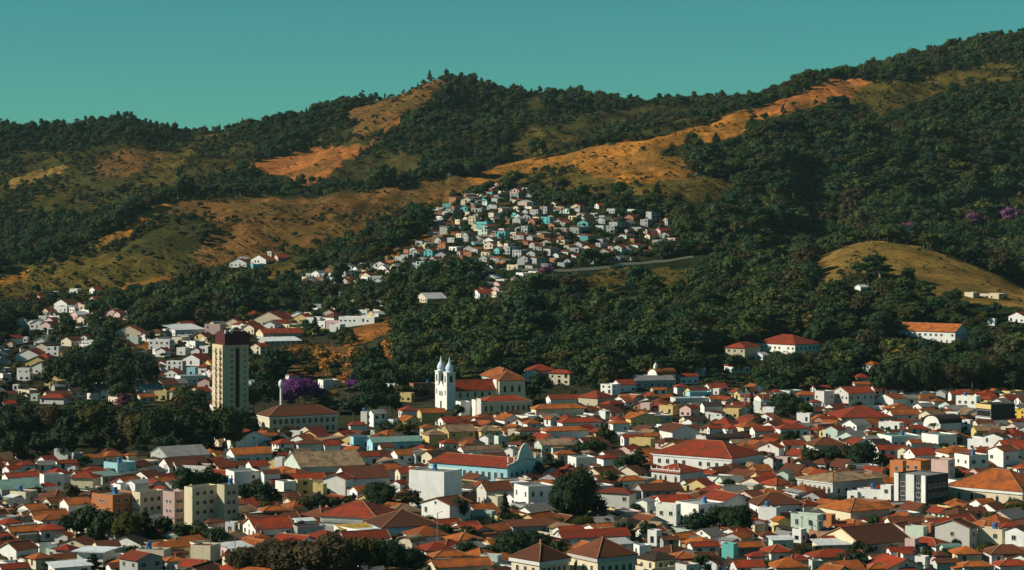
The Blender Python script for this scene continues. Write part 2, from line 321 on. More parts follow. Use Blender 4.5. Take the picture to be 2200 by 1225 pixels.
def build_terrain():
    me = bpy.data.meshes.new('hillside_ground')
    V = np.stack([GX, GY, TZ], -1).reshape(-1, 3); idx = np.arange(NU * NY).reshape(NU, NY)
    q = np.stack([idx[:-1, :-1], idx[1:, :-1], idx[1:, 1:], idx[:-1, 1:]], -1).reshape(-1, 4)
    me.vertices.add(len(V)); me.vertices.foreach_set('co', V.astype('f').ravel())
    me.loops.add(q.size); me.loops.foreach_set('vertex_index', q.astype('i').ravel())
    me.polygons.add(len(q)); me.polygons.foreach_set('loop_start', np.arange(0, q.size, 4, dtype='i')); me.polygons.foreach_set('loop_total', np.full(len(q), 4, 'i'))
    me.polygons.foreach_set('use_smooth', np.ones(len(q), bool)); me.update(calc_edges=True)
    at = me.attributes.new('soil', 'FLOAT_COLOR', 'POINT'); at.data.foreach_set('color', np.concatenate([cols.reshape(-1, 3), np.ones((len(V), 1))], 1).astype('f').ravel())
    m, n, l, p = nmat('earth_and_pasture'); a = N(n, 'ShaderNodeAttribute', attribute_name='soil'); tc = N(n, 'ShaderNodeTexCoord')
    n1 = noise(n, l, tc.outputs['Object'], .16, 8, .78); n2 = noise(n, l, tc.outputs['Object'], .025, 5, .6)
    c1 = mixc(n, l, 1.0, a.outputs['Color'], ramp(n, l, n1, [(.34, (.30, .38, .36)), (.50, (1, 1, 1)), (.66, (1.5, 1.32, 1.1))]), 'MULTIPLY')
    c2 = mixc(n, l, ramp(n, l, n2, [(.5, (0, 0, 0)), (.68, (.45,) * 3)]), c1, (.085, .075, .024))
    l.new(c2, p.inputs['Base Color']); p.inputs['Roughness'].default_value = 1.0; p.inputs['Specular IOR Level'].default_value = 0.0
    b = N(n, 'ShaderNodeBump'); b.inputs['Strength'].default_value = 1.0; b.inputs['Distance'].default_value = 2.6
    l.new(n1, b.inputs['Height']); l.new(b.outputs['Normal'], p.inputs['Normal'])
    me.materials.append(m); return tag(obj('hills', me), kind='structure')
build_terrain()
b_ = MB(); b_.face([(-12000, -12000, -1.0), (12000, -12000, -1.0), (12000, 12000, -1.0), (-12000, 12000, -1.0)])
tag(b_.build('ground', plain('dry_soil', (.12, .10, .07), 1.0)), kind='structure')

# ------------------------------------------------------------------ building kit (local frame: lit side faces -X, shaded street side faces -Y)
THINGS = []          # (object, description, category, u, v, group, size) - labels are written at the end
WIN = {}
def window_mesh(wd, ht, style=0):
    k = (round(wd, 1), round(ht, 1), style)
    if k not in WIN:
        m = MB(); a = wd / 2; t = .09
        m.box(-a - t, -a, -.07, .04, -t, ht + t); m.box(a, a + t, -.07, .04, -t, ht + t)
        m.box(-a, a, -.07, .04, ht, ht + t); m.box(-a - .06, a + .06, -.14, .04, -t - .05, 0)
        m.face([(-a, -.02, 0), (a, -.02, 0), (a, -.02, ht), (-a, -.02, ht)], 1)
        if style == 0: m.box(-.03, .03, -.05, .0, 0, ht)
        if style == 2:
            n = 6
            m.face([(a * math.cos(math.pi * i / n), -.021, ht + a * math.sin(math.pi * i / n)) for i in range(n + 1)], 1)
            for i in range(n): m.beam((1.06 * a * math.cos(math.pi * i / n), -.03, ht + 1.06 * a * math.sin(math.pi * i / n)), (1.06 * a * math.cos(math.pi * (i + 1) / n), -.03, ht + 1.06 * a * math.sin(math.pi * (i + 1) / n)), .06)
        WIN[k] = m.mesh('window', [M_FRAME, M_GLASS])
    return WIN[k]
DOORS = {}
def door_mesh(wd, ht):
    k = (wd, ht)
    if k not in DOORS:
        m = MB(); a = wd / 2
        m.box(-a, a, -.05, .03, 0, ht); m.box(-a - .1, -a, -.09, .03, 0, ht + .1, 1); m.box(a, a + .1, -.09, .03, 0, ht + .1, 1); m.box(-a, a, -.09, .03, ht, ht + .1, 1)
        DOORS[k] = m.mesh('door', [M_DOOR, M_FRAME])
    return DOORS[k]
def put_window(par, side, t, z, wd=1.1, ht=1.25, style=0, La=0, Lb=0):
    """side 'f': on the -Y face at local x=t; side 'l': on the -X face at local y=t (frame centred on the footprint)"""
    o = obj('window', window_mesh(wd, ht, style), par)
    if side == 'f': o.location = (t, -La / 2, z)
    else: o.location = (-Lb / 2, t, z); o.rotation_euler = (0, 0, R(-90))
    return o

def wall_box(Lb, La, h, gable=None, rise=0, vault=False, deep=2.5, parapet=False, x=0, y=0):
    m = MB(); X = Lb / 2; Y = La / 2
    m.box(x - X, x + X, y - Y, y + Y, -deep, h, top=not parapet, bot=False)
    if parapet:
        t = .22
        m.box(x - X, x + X, y - Y, y - Y + t, h, h + .55); m.box(x - X, x + X, y + Y - t, y + Y, h, h + .55)
        m.box(x - X, x - X + t, y - Y + t, y + Y - t, h, h + .55); m.box(x + X - t, x + X, y - Y + t, y + Y - t, h, h + .55)
    if gable == 'A':
        for s in (-1, 1): m.face([(x + s * X, y - Y, h), (x + s * X, y + Y, h), (x + s * X, y, h + rise)])
    if gable == 'B':
        for s in (-1, 1): m.face([(x - X, y + s * Y, h), (x + X, y + s * Y, h), (x, y + s * Y, h + rise)])
    if vault:
        n = 10
        for s in (-1, 1): m.face([(x + s * X, y + Y * math.cos(math.pi * i / n), h + rise * math.sin(math.pi * i / n)) for i in range(n + 1)])
    return m
def slope(m, pts, mat=0):
    """one roof plane; first two points lie on the eave: texture runs along eave and slope in metres"""
    e = (Vector(pts[1]) - Vector(pts[0])).normalized(); o = Vector(pts[0]); nrm = e.cross(Vector(pts[2]) - o).normalized(); s = nrm.cross(e)
    m.face(pts, mat, [((Vector(p) - o).dot(e), (Vector(p) - o).dot(s)) for p in pts])
def roof_parts(kind, Lb, La, h, pitch=.46, ov=.6, th=.16, z0=0.0):
    """returns (roof MB, ridge-cap MB or None, rise)"""
    m = MB(); rc = MB(); X = Lb / 2 + ov; Y = La / 2 + ov; ze = h - ov * pitch * .0 + .02
    if kind in ('H', 'P'):
        r = min(X, Y) * pitch; k = max(0.0, X - Y); q = max(0.0, Y - X); zt = ze + th
        A, B, C, D = (-X, -Y, zt), (X, -Y, zt), (X, Y, zt), (-X, Y, zt)
        r1, r2 = ((-k, 0, zt + r), (k, 0, zt + r)) if k > 0 else ((0, -q, zt + r), (0, q, zt + r))
        if k > 0: sl_ = [[A, B, r2, r1], [B, C, r2], [C, D, r1, r2], [D, A, r1]]; hips = [(A, r1), (D, r1), (B, r2), (C, r2)]
        elif q > 0: sl_ = [[A, B, r1], [B, C, r2, r1], [C, D, r2], [D, A, r1, r2]]; hips = [(A, r1), (B, r1), (C, r2), (D, r2)]
        else: sl_ = [[A, B, r1], [B, C, r1], [C, D, r1], [D, A, r1]]; hips = [(A, r1), (B, r1), (C, r1), (D, r1)]
        for s in sl_: slope(m, s)
        for p, q_ in ((A, B), (B, C), (C, D), (D, A)): m.face([(p[0], p[1], ze - .05), (q_[0], q_[1], ze - .05), q_, p])
        m.face([(A[0], A[1], ze - .05), (D[0], D[1], ze - .05), (C[0], C[1], ze - .05), (B[0], B[1], ze - .05)])
        for p, q_ in hips: rc.beam(p, q_, .11)
        if r1 != r2: rc.beam(r1, r2, .13)
        return m, rc, r + th
    if kind in ('A', 'B'):
        def mp(x, y, z): return (x, y, z) if kind == 'A' else (-y, x, z)
        X, Y = (Lb / 2 + .35, La / 2 + ov) if kind == 'A' else (La / 2 + .35, Lb / 2 + ov)
        r = Y * pitch; za = h - ov * pitch + th
        slope(m, [mp(-X, -Y, za), mp(X, -Y, za), mp(X, 0, za + r), mp(-X, 0, za + r)])
        slope(m, [mp(X, Y, za), mp(-X, Y, za), mp(-X, 0, za + r), mp(X, 0, za + r)])
        for s in (-1, 1):
            m.face([mp(-X, s * Y, za), mp(X, s * Y, za), mp(X, s * Y, za - th), mp(-X, s * Y, za - th)])
            m.face([mp(-X, s * Y, za - th), mp(X, s * Y, za - th), mp(X, 0, za + r - th), mp(-X, 0, za + r - th)])
            m.face([mp(s * X, -Y, za), mp(s * X, 0, za + r), mp(s * X, 0, za + r - th), mp(s * X, -Y, za - th)])
            m.face([mp(s * X, Y, za), mp(s * X, 0, za + r), mp(s * X, 0, za + r - th), mp(s * X, Y, za - th)])
        rc.beam(mp(-X, 0, za + r), mp(X, 0, za + r), .13)
        for s in (-1, 1):
            rc.beam(mp(s * X, -Y, za + .03), mp(s * X, 0, za + r + .03), .08); rc.beam(mp(s * X, Y, za + .03), mp(s * X, 0, za + r + .03), .08)
        return m, rc, (Y - ov) * pitch
    if kind == 'V':
        r = La * .30; n = 12; Y = La / 2 + .15
        pr = [(Y * math.cos(math.pi * i / n), h + .12 + r * math.sin(math.pi * i / n)) for i in range(n + 1)]
        for (y0, a0), (y1, a1) in zip(pr[:-1], pr[1:]):
            slope(m, [(-X, y0, a0), (X, y0, a0), (X, y1, a1), (-X, y1, a1)])
            for s in (-1, 1): m.face([(s * X, y0, a0), (s * X, y1, a1), (s * X, y1 * .97, a1 - .15), (s * X, y0 * .97, a0 - .15)])
        return m, None, r
    if kind == 'S':
        a, b = h + .05, h + .05 + (2 * Y) * .12
        slope(m, [(-X, -Y, a), (X, -Y, a), (X, Y, b), (-X, Y, b)]); m.face([(-X, Y, b - .12), (X, Y, b - .12), (X, -Y, a - .12), (-X, -Y, a - .12)])
        m.face([(-X, -Y, a - .12), (X, -Y, a - .12), (X, -Y, a), (-X, -Y, a)]); m.face([(X, Y, b - .12), (-X, Y, b - .12), (-X, Y, b), (X, Y, b)])
        for s in (-1, 1): m.face([(s * X, -Y, a - .12), (s * X, Y, b - .12), (s * X, Y, b), (s * X, -Y, a)])
        return m, None, b - a
    if kind == 'W':   # flat slab reaching out over the walls
        m.box(-X - .5, X + .5, -Y - .5, Y + .5, h + .02, h + .35); return m, None, .3
    X = Lb / 2 - .24; Y = La / 2 - .24                                       # 'F': flat roof sunk behind the parapet
    m.box(-X, X, -Y, Y, h - .05, h + .12); return m, None, .5

def add_house(P, rz, La, Lb, h, roof, wc, rc, cat='house', desc=None, group='houses of the town', win=True, name=None, pitch=.46, deep=2.5, rnd=None, rise_door=True):
    """P: the corner nearest the viewer, at ground height"""
    rnd = rnd or random
    c, s = math.cos(rz), math.sin(rz)
    cx = P[0] + c * Lb / 2 - s * La / 2; cy = P[1] + s * Lb / 2 + c * La / 2
    root = empty(name or cat.replace(' ', '_'), (cx, cy, P[2]), rz)
    rm, cap, rise = roof_parts(roof, Lb, La, h, pitch)
    wm = wall_box(Lb, La, h, roof if roof in 'AB' else None, rise, roof == 'V', deep, roof == 'F')
    wm.build('wall', WM[wc], root)
    ro = rm.build('roof', RM[rc], root)
    if cap is not None and rc in 'ORBTY' and rnd.random() < .65: cap.build('ridge_cap', M_RIDGE, ro)
    if win:
        st = max(1, int(h / 2.9)); sh = h / st
        for side, L in (('f', Lb), ('l', La)):
            n = int(L / 3.3)
            if n < 1 and L > 2.2: n = 1
            big = L > 14
            for k in range(st):
                if st > 2 and k < st - 2 and rnd.random() < .3: continue
                w_, h_ = rnd.choice([(1.0, 1.1), (1.2, 1.2), (1.4, 1.2), (.9, 1.5)])
                for i in range(n):
                    if rnd.random() < (.12 if big else .25): continue
                    t = (i + .5) / n * L - L / 2 + rnd.uniform(-.25, .25) * (0 if big else 1)
                    if k == 0 and side == 'l' and i == n // 2 and rise_door:
                        d = obj('door', door_mesh(.95, 2.1), root); d.location = (-Lb / 2, t, 0.0); d.rotation_euler = (0, 0, R(-90)); continue
                    put_window(root, side, t, k * sh + .95, w_, h_, 0, La, Lb)
            if roof in ('A', 'B') and ((roof == 'A' and side == 'l') or (roof == 'B' and side == 'f')) and rise > 1.6 and rnd.random() < .5:
                put_window(root, side, 0, h + .1, .7, .7, 1, La, Lb)
    if cat == 'house' and win and rnd.random() < .55:          # a lean-to built on to the house, and a yard wall
        side = 'l' if rnd.random() < .55 else 'f'; L = La if side == 'l' else Lb; wd = L * rnd.uniform(.35, .7); dp = rnd.uniform(2.0, 3.6); t0 = rnd.uniform(-.5, .5) * (L - wd); hh = rnd.uniform(2.1, 2.6)
        if side == 'l': x0, x1, y0, y1 = -Lb / 2 - dp, -Lb / 2 - .02, t0 - wd / 2, t0 + wd / 2
        else: x0, x1, y0, y1 = t0 - wd / 2, t0 + wd / 2, -La / 2 - dp, -La / 2 - .02
        q = MB(); q.box(x0, x1, y0, y1, -deep, hh, bot=False); q.build('annex_wall', WM[rnd.choice((wc, wc, 'c', 'g', 'b'))], root)
        q = MB(); dz = .5; e = .3
        if side == 'l': slope(q, [(x0 - e, y1 + e, hh + .05), (x0 - e, y0 - e, hh + .05), (x1, y0 - e, hh + dz), (x1, y1 + e, hh + dz)]); q.face([(x0 - e, y0 - e, hh + .05), (x0 - e, y0 - e, hh - .08), (x0 - e, y1 + e, hh - .08), (x0 - e, y1 + e, hh + .05)])
        else: slope(q, [(x0 - e, y0 - e, hh + .05), (x1 + e, y0 - e, hh + .05), (x1 + e, y1, hh + dz), (x0 - e, y1, hh + dz)]); q.face([(x0 - e, y0 - e, hh + .05), (x1 + e, y0 - e, hh + .05), (x1 + e, y0 - e, hh - .08), (x0 - e, y0 - e, hh - .08)])
        q.build('annex_roof', RM[rnd.choice((rc, rc, 'G', 'G', 'D', 'W', 'B'))], root)
    if cat == 'house' and win and rnd.random() < .4:
        q = MB(); g1 = rnd.uniform(3, 5); zt = rnd.uniform(1.5, 2.1)
        q.box(-Lb / 2 - g1, Lb / 2 + 1, -La / 2 - g1, -La / 2 - g1 + .16, -deep, zt, bot=False); q.box(-Lb / 2 - g1, -Lb / 2 - g1 + .16, -La / 2 - g1 + .16, La / 2, -deep, zt, bot=False)
        q.build('yard_wall', WM[rnd.choice((wc, 'w', 'g', 'c', 'b'))], root)
    if roof == 'F' and h > 3.4 and rnd.random() < .35:
        t = MB(); t.lathe([(0.0, h + .9), (.62, h + .9), (.8, h + 1.9), (.7, h + 2.05), (0, h + 2.15)], 10); t.box(-.6, .6, -.6, .6, h + .12, h + .9)
        t.build('water_tank', M_TANK, root, (rnd.uniform(-.2, .2) * Lb, rnd.uniform(-.2, .2) * La, 0))
    if roof in 'HAB' and rc in 'ORB' and rnd.random() < .14:
        t = MB(); t.box(-.28, .28, -.28, .28, h - .2, h + rise + .7); t.build('chimney', WM['b'], ro, (Lb * rnd.uniform(.12, .25), La * rnd.uniform(.08, .2), 0))
    return root, (cx, cy)

RTYPE = {'H': 'hipped', 'P': 'pointed', 'A': 'gabled', 'B': 'gabled', 'F': 'flat', 'V': 'barrel', 'S': 'lean-to', 'W': 'slab'}
TAKEN = []    # footprints (cx, cy, radius) and picture boxes
def frame(uL, uM, uR, vE, h, rot=None):
    p = hit(uM, vE, h)
    if p is None: return None
    s = F / p[1]; WL = max(uM - uL, 1.0); WR = max(uR - uM, 1.0)
    r = R(rot) if rot else min(max(math.atan2(WL, WR), R(18)), R(66))
    La = max(3.0, WL / (s * math.sin(r))); Lb = max(3.0, WR / (s * math.cos(r)))
    La = max(La, min(.55 * Lb, 7.5)); Lb = max(Lb, min(.5 * La, 7.5))
    return p, s, r - math.atan((uM - 1100) / F), La, Lb
def table(ox, oy, k, text):
    out = []
    for e in text.replace('\n', ' ').split(';'):
        t = e.split()
        if not t: continue
        out.append((ox + float(t[0]) / k, ox + float(t[1]) / k, ox + float(t[2]) / k, oy + float(t[3]) / k, float(t[4]), t[5], t[6], t[7], float(t[8]) if len(t) > 8 else None))
    return out
Z5 = 5.445
SPEC = []
SPEC += table(0, 1000, Z5, '''40 130 260 130 3.5 H w R;270 400 540 110 3.5 H c O;520 640 830 110 3.5 H w R;30 90 460 140 4 A w R;465 515 750 130 4.5 F w G;830 1085 1180 150 5 H c R;1100 1200 1400 130 3 S m E;
-160 20 480 285 3.5 A g E;120 300 440 330 3.6 F c B;500 590 820 440 3.2 A c B;700 800 1070 460 3.5 A w O;330 400 790 600 3 A c O;-40 60 260 690 3 H w R;70 130 520 780 3 A m O;400 480 770 770 3 H w R;
400 500 760 650 3 H w O;640 790 850 830 3 A w O;0 190 430 990 4.5 A w B;440 460 650 950 3 F w G;650 800 900 995 3.4 H p R;330 420 600 1100 2.8 H c O;600 640 890 1085 2.8 A c B;905 1205 1340 1020 5 W w W;
1400 1610 1900 1110 6 B g R;0 100 300 1170 3 F w G;600 640 1060 1200 2.8 S w W;1720 1800 2250 980 3.2 H c O;1080 1150 1400 950 3 A c B;1325 1410 1560 245 4 F w G;1480 1580 1740 215 5 A w G;1800 1900 1980 285 3.5 B c R;1590 1915 2000 1015 5 F c G;
-40 30 330 1215 3 A w R;1900 1960 2150 1130 3.2 H w O;1240 1300 1460 1195 3 A w B''')
SPEC += table(360, 1000, Z5, '''680 780 1080 95 6 F w G;1085 1130 1320 95 6 A w B;1260 1360 1500 210 5 F w G;1505 1520 1700 190 5 F y R;1735 1820 1860 240 4 F y G;1820 2080 2178 165 5.5 A w R;1130 1200 1850 180 3.5 A w R;
1360 1555 2309 20 4.5 A m T;1080 1130 1430 540 3.2 H w O;930 960 1540 640 2.8 A c B;880 1030 1480 745 3 A w R;1480 1520 1840 740 3 F g R;1500 1520 1720 655 3 S w W;1780 2440 2700 620 4 H w R 66;
820 1010 1240 960 2.8 B w O;270 500 620 965 4 F c B;610 760 1000 980 3 S p W;640 700 880 1090 2.8 A c R;440 470 660 680 2.8 H p B;680 780 800 690 2.8 F w G''')
SPEC += table(720, 1000, Z5, '''-10 140 640 155 5 A w B;640 760 850 220 3.2 A w R;170 260 430 300 2.8 A w O;590 680 1010 560 3.2 H c T;240 330 380 540 2.5 F w G;260 300 650 640 3 H w B;350 560 1230 735 4 H l B;-20 300 740 780 3 F w W;
800 950 1330 840 2.8 H w O;720 900 1040 910 2.5 V c T;940 1080 1400 1010 2.8 H w R;1120 1180 1840 1195 3.2 A c O;1130 1170 1560 1080 2.8 H c O;1520 1700 1850 1060 3 H m O;1700 1900 1960 1080 4 F m O;
1440 1530 1660 350 4 F b G;1655 1770 2080 295 5 A w B;1770 1900 1990 385 4.5 F c G;30 80 430 750 3 S c Y;1600 1830 1880 560 4 F m G;60 120 640 870 3 A w R;200 300 700 1130 3 A w O''')
SPEC += table(1080, 1000, Z5, '''130 300 620 270 7.5 F w G;-60 60 320 225 3 F p W;330 430 640 240 3.5 A c O;1350 1380 1665 185 3.5 H w O;1110 1480 1560 335 6.5 H w R;1560 1690 1780 430 5 A w G;1790 2030 2060 480 7.5 F w T;1760 1870 2200 450 4 A w R;
1540 1640 2110 300 3 A g B;640 700 1500 850 3.2 A w R;1200 1300 1520 925 2.6 S w W;1530 1600 1740 960 2.6 F w W;1570 1780 2050 1115 3.2 H c D;1930 2030 2300 1100 3 H w O;80 120 700 720 3 S g B;1730 1800 1840 785 4 F w G;1840 1880 2060 870 3 A g B''')
SPEC += table(1440, 1000, Z5, '''60 330 640 480 6 F w W;330 600 1000 440 3.5 B w R;900 1030 1560 470 3.5 H w B;1030 1240 1290 515 5.5 F w D;940 1060 1240 140 4 A y R;1220 1380 1450 105 4.5 A m G;830 1060 1240 215 3 A c R;1060 1240 1420 235 3 H c R;
1340 1490 1550 320 3 S w W;1420 1560 1760 480 3 H w R;1190 1270 1410 650 4.5 B y O;1410 1720 1735 605 7 F m G;1722 1885 1895 600 5 F o G;1750 2110 2570 545 5 H c O;1230 1480 1500 770 3 S g D;1465 1530 1570 770 3.5 F w G;
1030 1080 1250 830 3 H p B;1150 1200 1440 875 3.5 S m W;200 260 580 950 2.8 A w R;0 60 280 1105 2.8 H w O;260 300 540 1060 2.8 A c B;600 740 770 945 5 F t E;720 760 1090 955 2.8 A g O;910 940 1110 1075 3 H w R;1080 1180 1420 1025 3 H w R;
1370 1440 1640 1120 2.8 H m R;1600 1700 2178 1085 3 H c R;1250 1440 1480 1155 2.8 A c R;1690 1740 2178 935 2.6 S c W;1740 1800 2178 890 2.8 A c R;370 540 620 1150 3 A w B;60 190 340 1190 3 F w R;1640 1660 1740 1140 3 F m G;700 780 1100 1190 3 A w R;1150 1250 1600 1205 3 H c O''')
SPEC += table(1800, 1000, Z5, '''230 500 520 305 4 F w R;110 230 240 325 3 F w G;500 620 660 255 6 F w G;560 620 1030 670 3.5 A w B;1000 1080 1500 690 3.5 A w R;565 765 900 745 4.2 A w B;790 1000 1030 745 5 F m R;1010 1090 1130 705 4 F b R;-200 270 860 925 3 A c B;
140 180 500 800 2.6 A w T;1140 1540 1620 735 7 A w B;1640 1920 1980 775 6 F c B;1960 2178 2250 775 7 A w B;1190 1260 1430 990 3 V m E;1310 1400 1680 1045 2.8 H c O;1700 1800 2250 1045 3 H w B;1830 1900 2260 1180 3 H w R;330 600 1000 1205 3 B c R;
580 620 900 1005 2.8 A w R;0 20 280 1045 2.8 A w R;330 380 620 1215 2.6 H c O;1120 1160 1400 1135 2.6 A m B;1080 1150 1300 1065 2.6 H p B;930 1020 1060 1095 3 F w G;1890 1940 2120 725 3 H w R;800 900 910 885 4 F p G;1420 1480 1800 1190 3 H w O''')
SPEC += table(0, 800, Z5, '''0 40 200 260 3 A y B;360 440 450 265 3 F m G;470 745 800 305 3 H w R;40 120 190 405 3.5 A w R;0 50 190 370 3 A p R;150 210 240 155 3 F w G;220 350 380 15 4 F w D;600 640 760 165 3 A g G;760 900 1000 155 3 S c W;
1020 1080 1190 235 4 A w G;1190 1245 1260 235 4 F w G;800 830 1080 225 3 A w D;1590 1710 1900 195 4 A w G;1600 1640 1820 290 3 A c O;1800 1950 1960 235 4.5 F y W;500 560 830 275 3 A c B;440 525 660 1025 4 A w R;635 790 850 910 4.5 F w G;
840 880 980 965 3.5 F g G;970 1010 1220 1000 3 A c O;1180 1240 1440 985 3.2 H c O;1480 1500 1600 975 3.5 H c O;70 110 240 1070 3 A w B;200 240 420 1095 3 H w R;640 680 900 1065 3 A w R;400 450 640 1085 3 A w G;30 105 240 1135 4 A w R;
800 880 900 1095 4 A w R;980 1020 1210 1150 3 H c R;880 900 1230 1205 3 A w R;1215 1375 1590 1080 4.5 F l G;1910 1960 2200 965 4 A g G;2000 2060 2300 1090 3.5 A w B;1920 2460 2480 1115 3 F w B''')
SPEC += table(360, 800, Z5, '''500 600 800 805 3.5 A c T;640 800 1220 790 5 B w R;690 780 1220 965 4 A w O;490 560 640 955 4 A y O;490 600 790 1115 3 A c R;710 740 1000 1085 3 A w B;915 985 1180 1095 3.2 A w R;1050 1090 1190 1085 3 H w R;
1220 1300 1480 845 5 H w R;1480 1530 1850 845 5 H w B;1780 1840 2020 855 4.5 A w R;1410 1550 1560 705 3 F w G;1530 1560 1860 1035 3.5 A c T;1800 1850 2200 985 4 A y Y;1300 1340 1350 1015 4 F w G;-200 0 490 985 4 A g G;-100 20 480 1105 3 A w B;
1760 1820 2000 105 4 F w G;1380 1420 1540 35 3 A w R;480 530 640 395 3 A w R;940 980 1160 115 3 A g E;90 150 470 55 4 F w W;350 490 510 105 4 A p R''')
SPEC += table(720, 800, Z5, '''300 370 382 475 6 F w G;385 450 600 485 6 A w G;140 180 370 625 3 H w R;740 800 980 455 3.5 H w R;980 1010 1300 475 4 A y O;720 830 1000 565 3 B y O;990 1030 1180 655 3.5 H c O;760 890 930 255 4 F y R;620 660 760 195 3 A c G;
615 650 770 155 3 S w W;880 915 1180 145 7 F b G;1020 1100 1310 740 4.5 H y T;1230 1330 1640 695 6 A y T;1640 1710 1950 695 6 H y T;1220 1270 1450 835 3 H w R;1460 1520 1640 845 3.5 H y O;1690 1790 1860 765 4 A w G;1860 1910 2030 765 4.5 F m G;
390 440 1020 820 4 A l E;210 215 420 775 4.5 F l G;230 280 520 985 4 A w R;500 540 690 875 3.5 A w B;650 730 920 965 3.5 A w O;920 940 1030 965 3.5 A m G;1010 1130 1290 975 4 A c D;350 420 850 1155 3.5 H w O;700 760 1070 1175 3.5 A c R;
1440 1500 1990 915 3 A w T;1360 1400 1630 995 3 S w W;1980 2080 2140 905 4 A w G;1700 1740 2000 985 3 A p B;600 680 740 565 3 F w G''')
SPEC += table(1080, 800, Z5, '''540 780 800 15 6 H c R;250 330 620 -15 4 H w R;1145 1280 1380 155 5 F w W;1280 1370 1560 145 4 A w R;350 390 960 435 4.5 H c O;880 1110 1310 305 5 H c R;520 560 900 315 4 A w R;480 560 650 545 3.5 B w O;240 290 440 605 3.5 H w O;
640 700 1150 595 3.5 H w R;460 510 1010 695 5 H w O;150 200 460 695 3.5 H w B;60 190 220 685 3 F c G;1240 1290 1480 605 3.5 H w O;1460 1500 1850 545 4 B y O;1130 1200 1260 465 5 F w G;1390 1420 1660 765 3.5 A w R;1640 1680 1840 745 4 A y O;
1480 1730 1760 795 4.5 F y G;1830 1985 2300 695 5 B w B;370 460 820 855 3.5 A m T;600 640 860 965 3.5 H c O;1100 1180 1390 1015 5 H w R;760 860 1090 1015 4 F w G;1610 1720 1760 375 4 F p R;1830 1990 2090 405 4 F y T;1730 1760 1920 205 3 A w O;
2000 2040 2170 175 3.5 H w R;1500 1560 2010 95 4 A g G''')
SPEC += table(1440, 800, Z5, '''0 60 440 315 3.5 F w W;185 230 480 245 3.5 F l W;430 470 600 315 3.5 A w O;500 570 600 205 3 F w R;0 90 120 395 4 A y O;110 240 340 425 4 A p R;350 400 610 395 3.5 A w D;410 600 620 475 3 S w B;620 800 830 445 4 F y B;
470 605 620 535 3.5 F w O;160 250 320 575 3.5 A w B;430 460 610 655 3 A w R;400 440 840 800 3 V g D;300 390 400 755 4 F w G;700 730 960 825 3.5 A w T;760 860 1070 645 3.5 H c O;930 990 1220 685 3.5 A w R;1250 1290 1620 665 3.5 H w R;1480 1630 1640 495 4 F w G;
1450 1500 1720 275 3.5 H w O;1630 1660 1770 355 3.5 H w R;1900 2085 2390 245 8 A w R;1690 1800 1920 235 8 F w G;1795 1955 2050 675 4.5 A m R;1580 1680 2060 865 3.5 H w B;1820 2000 2600 535 3 H c R;1530 1640 1680 765 3.5 F c G;1030 1270 1330 885 4.5 A w R;
700 830 1040 905 3.5 H w O;1090 1200 1240 1015 5 A w B;1220 1370 1400 1015 5 F p B;980 1060 1180 305 3.5 A w R;970 1060 1080 355 5 F w G;1080 1210 1230 425 4 F w G;820 940 950 285 3 H p R;0 20 340 670 4 A g B;1280 1340 1560 850 3.2 A c R''')
SPEC += table(1800, 800, Z5, '''170 220 370 65 3 H w R;160 230 350 155 3 A w O;400 430 760 205 3 A w R;360 460 560 315 4 B w O;440 650 800 315 5 A w O;750 800 930 305 3.5 A w G;1090 1130 1250 345 3 H w O;1290 1330 1500 255 4 A w R;1385 1620 1660 295 8 F w O;
580 640 960 495 3.5 A w O;950 1100 1250 505 4 A c T;1080 1120 1260 495 3.5 A c B;1250 1400 1420 485 4 F w O;480 720 760 605 3.5 F w O;800 830 960 655 3.5 A w R;1000 1200 1440 605 5 V w D;1450 1545 1580 575 5 F w O;460 630 970 765 4 F w E;
980 1175 1390 750 5 F w E;90 200 400 835 3.5 B w R;430 480 790 905 3 A w R;800 860 980 825 3.5 A w O;700 800 890 915 4 A c T;780 900 1140 965 5 A w R;1140 1300 1620 955 5 H w O;1840 1950 2300 895 5 A w R;1520 1730 1760 805 4 F w R;1690 1930 1990 765 6 A w D;
1365 1535 1760 990 7 F w R;1760 1935 2110 925 8 A w B;610 760 770 1055 8 F o G;770 970 1090 1055 7 F o R;1095 1290 1370 1045 9 F p G;2090 2120 2300 1135 3 H w O;2040 2200 2300 455 5 F Y G;1560 1620 1900 680 3 A y T''')
SPEC += table(0, 550, 3.267, '''320 380 400 370 3.5 A w T;380 470 560 335 4 A w B;1130 1230 1440 520 4 S w W;1440 1545 1560 485 6 F p G;1220 1280 1380 490 4 A w R;1580 1680 1700 465 4 A c R;1045 1190 1200 595 6 F w G;1090 1160 1200 665 4 A w R;1330 1370 1440 605 4 F w G;1170 1280 1300 745 5 F w G;
1080 1130 1160 775 3 H w R;1280 1400 1480 725 4 A w R;810 990 1000 535 4 A c O;890 970 980 575 4 F m G;0 60 70 725 3 A w R;110 270 300 695 4 A w R;320 410 420 645 5 F w G;240 310 330 595 3.5 A w W;430 500 580 595 3.5 A c B;180 330 340 745 4 A y B;
200 360 380 785 3.5 A w B;120 205 210 795 6 F w D;0 20 80 835 4 F w G;380 470 540 360 4 F w G;270 325 335 425 4 F w B;120 180 190 445 4 A w G;210 310 330 475 3.5 A w W;340 390 400 405 5 A c B;750 850 860 395 2.5 A c W;
1340 1400 1420 660 4 A w R;1240 1300 1330 650 4 F w G;1400 1460 1490 640 4 F w W;1390 1450 1480 780 4 H w R;1310 1370 1390 790 4 F l G;40 90 110 610 3 A c R;160 190 200 575 3 F w W;560 610 640 570 3 A w R''')
